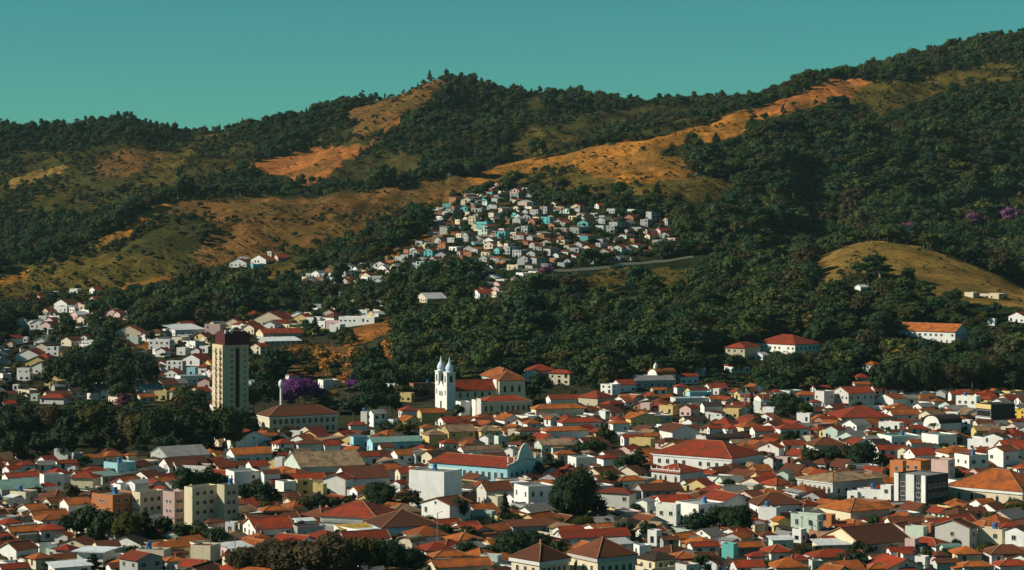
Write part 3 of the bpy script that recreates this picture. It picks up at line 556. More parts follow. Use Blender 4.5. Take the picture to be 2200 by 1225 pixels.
SPEC += table(550, 550, 3.267, '''-20 190 260 445 4.5 A c R;450 560 580 405 4 A p B;580 830 870 435 3.5 F w W;700 780 790 385 3.5 F w G;490 580 590 460 4 F p G;0 50 330 545 4 A c R;10 60 320 600 2.5 S c W;1520 1570 1680 265 3.5 A w R;250 320 330 410 3.5 A w W;830 860 870 410 4 F w W;-40 30 100 640 5 A c R;1120 1200 1340 300 3 A c W''')
SPEC += table(1100, 550, 3.267, '''70 210 220 835 4 A w R;1270 1340 1360 795 4 F w G;1165 1185 1310 845 4 A w R;850 940 960 845 3.5 F w R;1490 1550 1670 775 3.5 H w R;1700 1760 1800 695 3 A w W''')
SPEC += table(1650, 550, 3.267, '''1540 1590 1600 445 4 F w G;1690 1800 1860 425 4 A w R;660 740 790 765 4 H w O;1380 1440 1480 262 3 F c G;1490 1620 1680 272 3 F c T;610 650 700 218 2.5 A w W;590 610 720 900 4 A w O''')
SPEC += table(0, 220, 3.063, '''1510 1620 1640 1055 3.5 A w R;1645 1665 1740 1070 3.5 F t G;1650 1750 1830 1035 3.5 A w O;1560 1600 1640 1030 3 A c W;1760 1785 1800 985 6 F w G;1800 1830 1900 1020 3 A p R''')

# ------------------------------------------------------------------ landmarks
def reg(o, desc, cat, u, v, group=None, size=0, fixed=False): THINGS.append([o, desc, cat, u, v, group, size, fixed])
def note(cx, cy, r, box=None): TAKEN.append((cx, cy, r, box))
def start(name, uM, vE, h, rz=None, rot=21):
    p = hit(uM, vE, h); rz = R(rot) - math.atan((uM - 1100) / F)
    return empty(name, p, rz), p, F / p[1], rz
def loc2(p, rz, x, y): return (p[0] + math.cos(rz) * x - math.sin(rz) * y, p[1] + math.sin(rz) * x + math.cos(rz) * y)
def shift(mb, dx, dy, dz=0): mb.v = [(a + dx, b + dy, c + dz) for a, b, c in mb.v]; return mb
def part_roof(par, kind, x0, x1, y0, y1, h, rc, pitch=.42, ov=.45, caps=True, name='roof'):
    m, cap, rise = roof_parts(kind, x1 - x0, y1 - y0, h, pitch, ov); cx, cy = (x0 + x1) / 2, (y0 + y1) / 2
    ro = shift(m, cx, cy).build(name, RM[rc], par)
    if cap is not None and caps: shift(cap, cx, cy).build('ridge_cap', M_RIDGE, ro)
    return ro, rise
def part_wall(par, x0, x1, y0, y1, h, wc, kind=None, rise=0, parapet=False, name='wall', z0=-2.5):
    mb = wall_box(x1 - x0, y1 - y0, h, kind if kind in ('A', 'B') else None, rise, kind == 'V', -z0, parapet)
    return shift(mb, (x0 + x1) / 2, (y0 + y1) / 2).build(name, WM[wc] if isinstance(wc, str) else wc, par)
def win_row(par, side, a, b, n, z, wd, ht, style=0, off=0.0, skip=()):
    for i in range(n):
        if i in skip: continue
        t = a + (i + .5) * (b - a) / n; o = obj('window', window_mesh(wd, ht, style), par)
        if side == 'f': o.location = (t, off, z)
        else: o.location = (off, t, z); o.rotation_euler = (0, 0, R(-90))
def slab(par, name, x0, x1, y0, y1, z0, z1, mat):
    m = MB(); m.box(x0, x1, y0, y1, z0, z1); return m.build(name, mat, par)

# apartment tower
T, p, s, rz = start('apartment_tower', 478, 742, 33.5)
W, D = 56 / (s * math.cos(R(21))), 22 / (s * math.sin(R(21)))
part_wall(T, 0, W, 0, D, 33.5, wall_mat('tower_render', (.72, .56, .36), .15))
slab(T, 'stair_strip', W * .50, W * .50 + 1.9, -.12, .3, 4, 32, M_MAROON)
pm = MB(); pm.box(-.6 + 1.6, W + .5, -.35, D - 1.5, 33.5, 38.9); pm.box(2.2, W - .5, 1.2, D - 3, 38.9, 39.8); pm.build('penthouse', M_MAROON, T)
for x, y, hh in ((1.8, 1.0, 1.6), (4.2, 1.0, 1.8), (W - 2.4, 2.0, 1.2), (6, 3, 2.2)): slab(T, 'roof_vent', x, x + 1.2, y, y + 1.0, 38.9, 38.9 + hh, M_TRIM)
for k in range(12):
    z = 1.2 + k * 2.68
    win_row(T, 'f', .6, W * .46, 2, z, 1.1, .8, 1, 0.0, (0,)); win_row(T, 'f', W * .74, W - .4, 1, z, .8, .8, 1, 0.0)
    for y in (D * .22, D * .62):
        m = MB(); m.box(-1.15, 0, y - 1.5, y + 1.5, z - .95, z - .78); m.box(-1.15, -1.05, y - 1.5, y + 1.5, z - .78, z + .12); m.box(-1.05, 0, y - 1.5, y - 1.42, z - .78, z + .12); m.box(-1.05, 0, y + 1.42, y + 1.5, z - .78, z + .12)
        m.build('balcony', WM['c'], T); win_row(T, 'l', y - 1, y + 1, 1, z - .6, 1.5, 1.9, 0, 0.0)
reg(T, 'tall beige apartment tower with dark maroon top storey and dark vertical strip', 'apartment tower', 495, 800, None, 0, True); note(*loc2(p, rz, W / 2, D / 2), 11, (456, 712, 535, 870))

# twin-towered church
T, p, s, rz = start('church', 960, 881, 0.0)
part_wall(T, 0, 5, 4.4, 11.4, 10.5, 'w', 'A', 3.2, name='facade')
for y0 in (0.0, 11.4):
    m = wall_box(4.4, 4.4, 17.6, deep=2.5); tw = shift(m, 2.2, y0 + 2.2).build('bell_tower', WM['w'], T)
    c = MB(); c.box(-.25, 4.65, y0 - .25, y0 + 4.65, 17.6, 18.1); c.box(-.2, 4.6, y0 - .2, y0 + 4.6, 11.6, 12.0); c.build('cornice', M_TRIM, tw)
    d = MB(); d.lathe([(1.75, 18.1), (1.75, 19.2), (2.0, 19.3), (2.0, 19.6), (1.8, 20.6), (1.15, 21.8), (.62, 22.6), (.42, 23.6), (.30, 24.2), (.0, 25.6)], 12, 0, 2.2, y0 + 2.2); d.build('spire', M_SPIRE, tw)
    win_row(tw, 'l', y0 + .6, y0 + 3.8, 1, 13.2, 1.5, 2.6, 2, 0.0); win_row(tw, 'f', .6, 3.8, 1, 13.2, 1.5, 2.6, 2, y0)
    win_row(tw, 'l', y0 + .6, y0 + 3.8, 1, 7.0, .9, 2.0, 2, 0.0)
win_row(T, 'l', 5.2, 10.6, 3, 6.4, 1.0, 1.9, 2, 0.0)
dm = obj('door', door_mesh(2.2, 3.8), T); dm.location = (0, 7.9, 0); dm.rotation_euler = (0, 0, R(-90))
part_wall(T, 5, 27.5, 2.3, 13.5, 9.0, 'c', 'A', 4.6, name='nave_wall'); part_roof(T, 'A', 4.4, 27.5, 2.3, 13.5, 9.0, 'R', .82, .5, name='nave_roof')
win_row(T, 'f', 6.0, 25, 5, 5.6, 1.1, 2.0, 2, 2.3)
part_wall(T, 27.5, 41, 0.5, 15.3, 13.2, 'c', None, name='transept_wall'); part_roof(T, 'H', 27.5, 41, .5, 15.3, 13.2, 'O', .55, .5, name='transept_roof')
for y0 in (2.0, 9.0): slab(T, 'buttress', 26.6, 27.5, y0, y0 + 4.4, -1, 13.6, WM['w'])
win_row(T, 'f', 28.5, 40, 3, 7.6, 1.3, 2.6, 2, .5)
reg(T, 'twin-towered white church with pale blue pointed spires and red nave roof', 'church', 985, 845, None, 0, True); note(*loc2(p, rz, 20, 8), 24, (936, 780, 1060, 880))
# annexe in front of the church
T, p, s, rz = start('sacristy', 1035, 899, 0.0)
part_wall(T, 0, 25.5, 0, 12.5, 7.4, 'c', name='wall'); part_roof(T, 'H', 1.5, 24, .5, 12, 7.6, 'R', .36, .2)
for y0, y1, h in ((.2, 5.6, 9.0), (7.2, 12.3, 8.0)): slab(T, 'pediment', -.35, 0, y0, y1, -1, h, WM['w'])
part_wall(T, -5.5, -.36, 13.0, 20, 6.3, 'w', name='side_wing', parapet=True)
c = MB(); c.box(-.2, 25.7, -.2, 0, 7.2, 7.55); c.build('cornice', M_TRIM, T)
win_row(T, 'f', .8, 25, 9, 3.2, 1.1, 2.3, 0, 0.0, (2,))
reg(T, 'long white annexe with red roof and tall windows below the church nave', 'church annexe', 1065, 880, None, 0, True); note(*loc2(p, rz, 13, 6), 15, (1000, 850, 1143, 895))
def simple(name, uL, uM, uR, vE, h, rot, roof, wc, rc, desc, cat, pitch=.42, win=False, La=None, Lb=None, fixed=True):
    p = hit(uM, vE, h); s = F / p[1]; r = R(rot)
    La = La or max(uM - uL, 1) / (s * math.sin(r)); Lb = Lb or max(uR - uM, 1) / (s * math.cos(r)); rz = r - math.atan((uM - 1100) / F)
    T, c = add_house(p, rz, La, Lb, h, roof, wc, rc, cat, None, None, win, name, pitch)
    reg(T, desc, cat, (uL + uR) / 2, vE + 12, None, 0, fixed); note(c[0], c[1], .42 * math.hypot(La, Lb), (uL, vE - 8, uR, vE + h * s * .8)); return T, La, Lb, s
simple('parish_hall', 1030, 1073, 1120, 812, 8.5, 30, 'H', 'm', 'O', 'large hall with steep orange hipped roof rising behind the church', 'hall', .6, True)
# long mansion left of centre
T, La, Lb, s = simple('mansion', 553, 579, 728, 896, 7.7, 21, 'H', 'c', 'B', 'long two-storey mansion with dark hipped roof and row of tall windows', 'mansion', .5)
for k, z in ((0, 1.0), (1, 4.4)): win_row(T, 'f', -Lb / 2 + 1, Lb / 2 - 1, 11, z, 1.15, 2.0, 0, -La / 2)
win_row(T, 'l', -3.2, 3.2, 1, .2, 4.4, 2.6, 2, -Lb / 2); c = MB(); c.box(-Lb / 2 - .3, Lb / 2 + .3, -La / 2 - .3, -La / 2, 7.0, 7.6); c.box(-Lb / 2 - .3, -Lb / 2, -La / 2, La / 2 + .3, 7.0, 7.6); c.build('cornice', M_TRIM, T)
# light blue school with curved gable
T, La, Lb, s = simple('school', 917, 1090, 1166, 1005, 6.2, 55, 'B', 'l', 'R', 'long light blue building with red roof and curved baroque front gable', 'school', .20)
win_row(T, 'l', -La / 2 + 1, La / 2 - 1, 12, 1.8, 1.1, 2.4, 0, -Lb / 2)
win_row(T, 'f', -Lb / 2 + 1, Lb / 2 - 1, 6, 1.6, 1.2, 2.6, 0, -La / 2)
g = MB(); pr = []
for i in range(25):
    t = -1 + i / 12.0; a = abs(t)
    pr.append((t * Lb / 2, 6.2 + (5.4 * math.cos(a / .42 * math.pi / 2) ** .7 + 2.2 if a < .42 else 2.2 - 1.6 * (1 - (1 - (a - .42) / .58) ** 2) ** .8 + .3)))
yb, yf = -La / 2 + .1, -La / 2 - .35
for (x0, z0), (x1, z1) in zip(pr[:-1], pr[1:]):
    for y in (yb, yf): g.face([(x0, y, 5.6), (x1, y, 5.6), (x1, y, z1), (x0, y, z0)])
    g.face([(x0, yf, z0), (x1, yf, z1), (x1, yb, z1), (x0, yb, z0)])
g.build('curved_gable', WM['l'], T)
cp = MB()
for (x0, z0), (x1, z1) in zip(pr[:-1], pr[1:]): cp.beam((x0, -La / 2 - .15, z0), (x1, -La / 2 - .15, z1), .22)
cp.build('gable_coping', wall_mat('mint_coping', (.58, .70, .56), .2), T)
for x in (-Lb / 2 + .4, -Lb * .3, Lb * .3, Lb / 2 - .4):
    f = MB(); f.lathe([(.32, 8.0), (.32, 9.0), (.45, 9.1), (.12, 9.7), (0, 10.4)], 8, 0, x, -La / 2 - .1); f.build('pinnacle', M_TRIM, T)
# windowless white block and its gabled annexe
simple('windowless_block', 878, 954, 993, 1018, 12.4, 58, 'F', 'w', 'G', 'tall plain white block without windows, one side in shade', 'block', .4)
T, La, Lb, s = simple('gabled_building', 905, 966, 1012, 1086, 7.2, 50, 'A', 'w', 'B', 'white gabled building standing before the tall windowless block', 'building', .3, True)
# stepped row of flats
for i, (a, b, c, v, h, wc) in enumerate(((197, 242, 300, 1068, 9.0, 'o'), (284, 301, 352, 1062, 9.5, 'c'), (350, 375, 396, 1061, 10.0, 'p'), (396, 413, 466, 1051, 12.0, 'c'), (466, 482, 512, 1046, 12.5, 'c'))):
    T, La, Lb, s = simple('apartment_block', a, b, c, v, h, 40, 'F', wc, 'G', ('orange-ended low apartment block at the left end of its row', 'cream low apartment block between the orange and the pink one', 'pink-ended apartment block in the middle of its row', 'cream apartment block with wide shaded side, right of the pink one', 'narrow cream apartment block at the right end of its row')[i], 'apartment block', .4, False, None, None)
    for z in [x for x in (1.2, 4.1, 7.0, 9.9) if x < h - 1.5]:
        win_row(T, 'f', -Lb / 2 + .8, Lb / 2 - .8, max(2, int(Lb / 2.8)), z, 1.2, 1.1, 0, -La / 2)
        if i < 3: win_row(T, 'l', -1.6, 1.6, 2, z, .8, .9, 0, -Lb / 2)
# striped block on the right
T, La, Lb, s = simple('striped_block', 1923, 1990, 2037, 1026, 10.8, 52, 'F', 'd', 'G', 'flat-roofed block with white piers and dark window strips', 'block', .4)
for a, b in ((.0, .13), (.36, .62), (.86, 1.0)): slab(T, 'pier', -Lb / 2 - .5, -Lb / 2, -La / 2 + (a) * La, -La / 2 + b * La, -2, 11.3, WM['w'])
slab(T, 'pier', -Lb / 2 - .5, -Lb / 2, -La / 2 + .64 * La, -La / 2 + .84 * La, -2, .6, WM['w'])
for z in (1.2, 4.2, 7.2): win_row(T, 'f', -Lb / 2 + .8, Lb / 2 - .6, 4, z, 1.5, 1.2, 0, -La / 2); win_row(T, 'l', -La / 2 + .14 * La, -La / 2 + .35 * La, 1, z, 1.6, 1.4, 0, -Lb / 2); win_row(T, 'l', -La / 2 + .63 * La, -La / 2 + .85 * La, 1, z, 1.6, 1.4, 0, -Lb / 2)
# cream hall at the right edge
T, La, Lb, s = simple('assembly_hall', 2036, 2196, 2262, 1057, 6.2, 62, 'H', 'c', 'O', 'large cream hall with white cornice and broad orange-brown hipped roof', 'hall', .48)
c = MB(); c.box(-Lb / 2 - .4, -Lb / 2, -La / 2 - .4, La / 2 + .4, 5.2, 6.3); c.box(-Lb / 2, Lb / 2, -La / 2 - .4, -La / 2, 5.2, 6.3); c.build('cornice', M_TRIM, T)
win_row(T, 'l', -La / 2 + 2, La / 2 - 2, 5, 2.2, 1.0, 1.7, 2, -Lb / 2)
# red-roofed hall and the balustraded house before it
T, La, Lb, s = simple('red_roofed_hall', 1400, 1572, 1640, 986, 6.0, 58, 'H', 'w', 'R', 'wide white hall under one large bright red hipped roof', 'hall', .42)
win_row(T, 'l', -La / 2 + 1, La / 2 - 1, 9, 2.6, 1.3, 1.5, 0, -Lb / 2, (4,)); c = MB(); c.box(-Lb / 2 - .3, -Lb / 2, -La / 2 - .3, La / 2 + .3, 5.2, 5.9); c.build('cornice', M_TRIM, T)
T, La, Lb, s = simple('balustraded_house', 1399, 1461, 1512, 1018, 5.0, 50, 'H', 'w', 'R', 'white house with roof balustrade and four tall front windows', 'house', .36)
m = MB(); m.box(-Lb / 2 - .3, -Lb / 2 + .15, -La / 2 - .3, La / 2 + .3, 5.0, 5.3); m.box(-Lb / 2 - .2, -Lb / 2 + .1, -La / 2 - .2, La / 2 + .2, 5.75, 6.0)
for i in range(15): y = -La / 2 + (i + .5) * La / 15; m.box(-Lb / 2 - .12, -Lb / 2 + .05, y - .12, y + .12, 5.3, 5.75)
for i in range(6): y = -La / 2 + i * La / 5; m.lathe([(.2, 6.0), (.26, 6.4), (.1, 6.7), (0, 7.1)], 6, 0, -Lb / 2 - .05, y)
m.build('balustrade', M_TRIM, T); win_row(T, 'l', -La / 2 + .8, La / 2 - .8, 5, 1.5, 1.0, 2.0, 2, -Lb / 2, (1,))
# arcaded hall with a shallow grey roof
T, La, Lb, s = simple('arcaded_hall', 1712, 1789, 1897, 1037, 5.0, 45, 'H', 'w', 'T', 'white arcaded hall with shallow tan-grey roof and seven arched openings', 'hall', .22)
c = MB(); c.box(-Lb / 2 - .35, -Lb / 2, -La / 2 - .35, La / 2 + .35, 4.5, 5.2); c.build('cornice', M_TRIM, T); win_row(T, 'l', -La / 2 + .6, La / 2 - .6, 7, .9, 1.2, 1.9, 2, -Lb / 2)
win_row(T, 'f', -Lb / 2 + 1, Lb / 2 - 1, 6, 1.2, 1.1, 1.6, 0, -La / 2)
# hip-roofed public building at the bottom edge: two wings
for nm, a, b, c_, v, h, rot, ds in (('public_hall', 1223, 1284, 1366, 1200, 7.0, 36, 'large cream public hall with brown hipped roof and broad white cornice at the bottom edge'),
                                    ('hall_wing', 1098, 1159, 1222, 1207, 6.6, 42, 'lower cream wing with brown hipped roof left of the large public hall')):
    T, La, Lb, s = simple(nm, a, b, c_, v, h, rot, 'H', 'c', 'B', ds, 'hall', .62)
    c = MB(); c.box(-Lb / 2 - .5, Lb / 2 + .5, -La / 2 - .5, -La / 2, h - 1.0, h); c.box(-Lb / 2 - .5, -Lb / 2, -La / 2, La / 2 + .5, h - 1.0, h); c.build('cornice', M_TRIM, T)
    win_row(T, 'f', -Lb / 2 + .6, Lb / 2 - .6, 5, 2.2, 1.0, 2.6, 0, -La / 2); win_row(T, 'l', -La / 2 + .8, La / 2 - .8, 3, 2.2, 1.0, 2.6, 0, -Lb / 2)
# hillside convent, white barn, chapel
T, La, Lb, s = simple('convent', 1622, 1708, 1762, 741, 7.5, 50, 'H', 'w', 'R', 'large red-roofed building on the wooded slope, upper right of its pair', 'convent', .42, True)
T, La, Lb, s = simple('convent_wing', 1519, 1600, 1650, 748, 6.5, 66, 'H', 'c', 'R', 'long shaded wing with brown-red hipped roof beside the red hillside building', 'convent', .42, True, 12, 22)
T, La, Lb, s = simple('barn', 1925, 2052, 2080, 713, 7.5, 62, 'B', 'w', 'O', 'long white barn with orange roof among the trees below the bare knoll', 'barn', .5, True)
T, La, Lb, s = simple('chapel', 1391, 1413, 1452, 806, 5.6, 32, 'V', 'w', 'O', 'small chapel with rounded white gable end below the wooded slope', 'chapel', .4, True)
m = MB(); m.box(-Lb / 2 + 1, -Lb / 2 + 2.6, -.8, .8, 7.5, 10.2); m.lathe([(1.1, 10.2), (.6, 11), (0, 11.8)], 8, 0, -Lb / 2 + 1.8, 0); m.build('bell_turret', WM['w'], T)
# dark block beside the bright shop, turquoise house of the hill quarter
T, La, Lb, s = simple('dark_block', 2098, 2130, 2180, 872, 9.6, 40, 'F', 'd', 'D', 'dark modern block with yellow-framed glass front beside the bright yellow shop', 'block', .4)
for z in (.6, 4.6): win_row(T, 'l', -La / 2 + .4, La / 2 - .4, 1, z, La - 1.2, 2.6, 1, -Lb / 2)
slab(T, 'fascia', -Lb / 2 - .35, -Lb / 2, -La / 2, La / 2, 8.0, 10.0, WM['y']); slab(T, 'band', -Lb / 2 - .35, -Lb / 2, -La / 2, La / 2, 3.6, 4.1, M_TRIM)
simple('turquoise_house', 1010, 1046, 1062, 478, 6.5, 50, 'F', 't', 'E', 'large turquoise box house on the open hill quarter', 'house', .4, True, 11, 8)
simple('pink_house', 1103, 1132, 1142, 434, 5.5, 55, 'A', 'p', 'W', 'pink house near the top of the hill quarter', 'house', .3, True, 9, 8)
simple('old_stone_house', 885, 890, 930, 826, 7.0, 25, 'H', 'b', 'D', 'old brown stone building in shade left of the church', 'building', .35, True)

# slender white mast near the purple tree
p = hit(604, 884, 0.0); M = empty('water_tower', p)
m = MB(); m.lathe([(1.0, -1), (.95, .5), (.62, 1), (.58, 11.2)], 12); m.build('shaft', M_WHITE, M)
m = MB(); m.lathe([(.58, 11.2), (1.25, 12.4), (1.35, 13.6), (1.0, 14.6), (.3, 15.2), (0, 15.3)], 12); m.build('tank', M_WHITE, M)
m = MB(); m.beam((.5, 0, 10.2), (2.4, -.3, 9.9), .12); m.beam((2.4, -.3, 9.9), (2.4, -.3, 8.8), .1); m.build('bracket', M_STEEL, M)
reg(M, 'slender white water tower with rounded top beside the purple tree', 'water tower', 604, 840, None, 0, True)
# street poles
POLES = [(1285, 1117, 1160), (940, 1105, 1186), (1723, 1124, 1162), (452, 1166, 1204), (550, 1150, 1185), (505, 1163, 1215), (2192, 1136, 1186), (980, 985, 1022), (1759, 1138, 1170), (1757, 903, 940), (1660, 895, 925), (612, 1075, 1110), (1895, 1005, 1040)]
for i, (u, vt, vb) in enumerate(POLES):
    p = hit(u, vb, 0.0); s = F / p[1]; h = max(7.5, (vb - vt) / s + .5); P = empty('utility_pole', p, R(30 + 13 * i))
    m = MB(); m.lathe([(.17, -.5), (.11, h), (0, h + .02)], 7); m.build('pole', M_POLE, P)
    if i % 3 != 1: m = MB(); m.box(-1.1, 1.1, -.06, .06, h - .7, h - .55); m.build('crossarm', M_POLE, P)
    else: m = MB(); m.beam((0, 0, h - .3), (1.5, 0, h + .15), .05); m.box(1.3, 1.9, -.12, .12, h + .08, h + .2); m.build('lamp_arm', M_STEEL, P)
    reg(P, 'slim pale street pole with crossarm' if i % 3 != 1 else 'slim street pole with lamp arm', 'pole', u, (vt + vb) / 2, 'poles along the streets')

# road with a retaining wall at the foot of the hill quarter
pts = [hit(u, v, 0) for u, v in ((1075, 580), (1120, 581), (1180, 582), (1240, 580), (1300, 575), (1350, 567), (1400, 563), (1450, 558), (1490, 552))]
pts = [q for q in pts if q]
rd = MB(); rw = MB()
for a, b in zip(pts[:-1], pts[1:]):
    n = 5
    for i in range(n):
        q = [(a[0] + (b[0] - a[0]) * t, a[1] + (b[1] - a[1]) * t) for t in (i / n, (i + 1) / n)]
        zz = [max(terr(x, y + d) for d in (-2.5, 0, 2.5)) for x, y in q]
        rd.face([(q[0][0], q[0][1] - 2.5, zz[0] + .25), (q[1][0], q[1][1] - 2.5, zz[1] + .25), (q[1][0], q[1][1] + 2.5, zz[1] + .25), (q[0][0], q[0][1] + 2.5, zz[0] + .25)])
        rw.box(q[0][0], q[1][0], q[0][1] - 2.9, q[0][1] - 2.55, zz[0] - 1.6, zz[0] + .75)
tag(rd.build('road', plain('dusty_asphalt', (.10, .095, .085), .95)), kind='structure')
RW = rw.build('retaining_wall', WM['c']); reg(RW, 'long low cream wall edging the road below the hill quarter', 'wall', 1280, 577, None, 0, True)
for q_ in pts: note(q_[0], q_[1], 4.0, (1100 + F * q_[0] / q_[1] - 25, VH + F * (CH - q_[2]) / q_[1] - 5, 1100 + F * q_[0] / q_[1] + 25, VH + F * (CH - q_[2]) / q_[1] + 4))

# ------------------------------------------------------------------ houses
HOUSES = []      # (P, rz, La, Lb, h, roof, wc, rc, u, v, size, s)
for (a, b, c, v, h, roof, wc, rc, rot) in SPEC:
    fr = frame(a, b, c, v, h, rot)
    if fr is None or b < -140 or a > 2300: continue
    p, s, rz, La, Lb = fr
    HOUSES.append((p, rz, La, Lb, h, roof, wc, rc, (a + c) / 2, v, (c - a) * (h + 2) * s, s))
    note(p[0] + math.cos(rz) * Lb / 2 - math.sin(rz) * La / 2, p[1] + math.sin(rz) * Lb / 2 + math.cos(rz) * La / 2, .40 * math.hypot(La, Lb), (a, v - 2, c, v + h * s * .9))
TX = np.array([t[0] for t in TAKEN]); TYY = np.array([t[1] for t in TAKEN]); TR = np.array([t[2] for t in TAKEN])
BX = [t[3] for t in TAKEN]; TD = [t[1] for t in TAKEN]
def free(x, y, r): return bool(np.all(np.hypot(TX - x, TYY - y) > TR + r))
def add_taken(x, y, r):
    global TX, TYY, TR
    TX = np.append(TX, x); TYY = np.append(TYY, y); TR = np.append(TR, r)
def hides(box, y):
    for bx, d in zip(BX, TD):
        if bx is None or d <= y: continue
        iw = min(box[2], bx[2]) - max(box[0], bx[0]); ih = min(box[3], bx[3]) - max(box[1], bx[1])
        if iw > 0 and ih > 0 and iw * ih > .20 * (bx[2] - bx[0]) * max(1, bx[3] - bx[1]): return True
    return False
rr = random.Random(11)
def fill(poly, n, hs, sz, walls, roofs, kinds, rots, gap, chk=True, back=None):
    us = [q[0] for q in poly]; vs = [q[1] for q in poly]; made = 0
    for _ in range(n):
        u = rr.uniform(min(us), max(us)); v = rr.uniform(min(vs), max(vs))
        if not inpoly(np.array([u]), np.array([v]), poly)[0]: continue
        p = hit(u, v, 0)
        if p is None: continue
        L1, L2, h = rr.uniform(*sz), rr.uniform(*sz), rr.choice(hs); rz = R(rr.uniform(*rots)) - math.atan((u - 1100) / F); s = F / p[1]
        x, y = p[0] + math.cos(rz) * L2 / 2 - math.sin(rz) * L1 / 2, p[1] + math.sin(rz) * L2 / 2 + math.cos(rz) * L1 / 2; rad = .38 * math.hypot(L1, L2)
        if not free(x, y, rad + gap): continue
        if chk and hides((u - L1 * s * .5, v - (h + 1.5) * s, u + L2 * s * .8, v), p[1]): continue
        add_taken(x, y, rad); made += 1
        wc = rr.choice(walls); rc = rr.choice(roofs); k = rr.choice(kinds)
        if rc in 'GWE' and k in 'HB': k = 'A' if rr.random() < .5 else 'F'
        if k == 'F' and rc in 'ORB': rc = 'G'
        HOUSES.append((p, rz, L1, L2, h, k, wc, rc, u, v, (L1 + L2) * .7 * s * (h + 1.5) * s, s))
    return made
TOWN = [(-70, 1000), (480, 985), (560, 940), (900, 925), (1100, 905), (1400, 850), (1560, 845), (2270, 850), (2270, 1262), (-70, 1262)]
n1 = fill(TOWN, 6000, (2.3, 2.5, 2.8), (5.5, 10.5), 'wwwwccmpgyb', 'OOORRRBBBBDTGG', 'AAHHABF', (22, 62), -.7)
n2 = fill([(-40, 720), (330, 715), (470, 690), (470, 870), (-40, 880)], 330, (2.6, 3.0, 4.2), (6, 10), 'wwccpyg', 'RRBBGOO', 'AAHF', (25, 65), 1.5)
HILLQ = [(1000, 420), (1060, 400), (1130, 402), (1150, 435), (1200, 447), (1260, 445), (1350, 452), (1440, 482), (1462, 545), (1400, 556), (1330, 565), (1180, 578), (1050, 592), (930, 592), (830, 566), (850, 545), (930, 520), (915, 470), (960, 445)]
n3 = fill(HILLQ, 1300, (2.8, 3, 3.2, 5.2), (5.5, 10), 'wccgggggggbmptbg', 'GGDDDRRBBO', 'AFFASS', (25, 68), .9, False)
n4 = fill([(650, 605), (720, 580), (830, 575), (900, 590), (880, 615), (780, 640), (660, 645)], 800, (3, 3.4), (6, 10), 'wwcggb', 'GGRBD', 'AFA', (25, 65), .8, False)
n5 = fill([(1030, 612), (1190, 588), (1180, 625), (1030, 645)], 160, (3, 3.4), (6, 10), 'wwcp', 'GRBW', 'AFA', (25, 65), 1.0, False)
n6 = fill([(10, 690), (60, 650), (170, 625), (320, 650), (300, 700), (120, 720)], 160, (3, 4), (6, 10), 'wwcp', 'RBWG', 'AFA', (25, 65), 2.0, False)
n7 = fill([(480, 700), (680, 660), (860, 650), (850, 690), (700, 720), (560, 735)], 300, (3, 4), (7, 11), 'wwcy', 'RRBWG', 'AHF', (25, 65), 1.0, False)
for q_ in ([(2275, 850), (2700, 860), (2700, 1262), (2275, 1262)], [(-420, 990), (-72, 1000), (-72, 1262), (-420, 1262)]):
    fill(q_, 900, (2.6, 3, 4.5), (7, 12), 'wwwccmpgyb', 'OOORRRBBBTG', 'AAHHABF', (22, 62), -.2)
print('HOUSES', len(HOUSES), n1, n2, n3, n4, n5, n6, n7)
def hcat(t):
    if t[5] == 'S' or (t[5] == 'F' and t[4] <= 2.8): return 'shed'
    if t[5] == 'F' and t[4] >= 5.5: return 'building'
    if t[5] == 'V' or t[7] == 'E': return 'warehouse'
    return 'house'
REST = [t for t in HOUSES if t[8] < -72 or t[8] > 2275]; HOUSES = [t for t in HOUSES if -72 <= t[8] <= 2275]
HOUSES.sort(key=lambda t: -t[10]); nh = 0
for t in HOUSES:
    (P, rz, La, Lb, h, roof, wc, rc, u, v, size, s) = t; cat = hcat(t)
    if cat == 'house':
        nh += 1
        if nh > 296: REST.append(t); continue
    T, c = add_house(P, rz, La, Lb, h, roof, wc, rc, cat, rnd=rr, deep=3.5, pitch=rr.uniform(.32, .48))
    st = 'two-storey ' if h >= 5 and cat == 'house' else ''
    lng = 'long ' if max(La, Lb) > 19 else ''
    rn = {'F': 'flat roof', 'W': 'flat overhanging roof', 'V': 'barrel roof', 'S': 'sloping roof'}.get(roof) or f"{RNAME[rc]} {RTYPE[roof]} roof"
    if roof in 'FVS' and rc in 'EW' and roof != 'F': rn = f"{RNAME[rc]} {rn}"
    reg(T, f"{lng}{WNAME[wc]} {st}{cat} with {rn}", cat, u, v, {'house': 'houses of the town', 'shed': 'sheds between the houses', 'building': 'larger flat buildings', 'warehouse': 'warehouses of the town'}[cat], size)
big = MB(); mats = list(WM.values()) + list(RM.values()) + [M_GLASS]; wi = {k: i for i, k in enumerate(WM)}; ri = {k: i + len(WM) for i, k in enumerate(RM)}; gi = len(mats) - 1
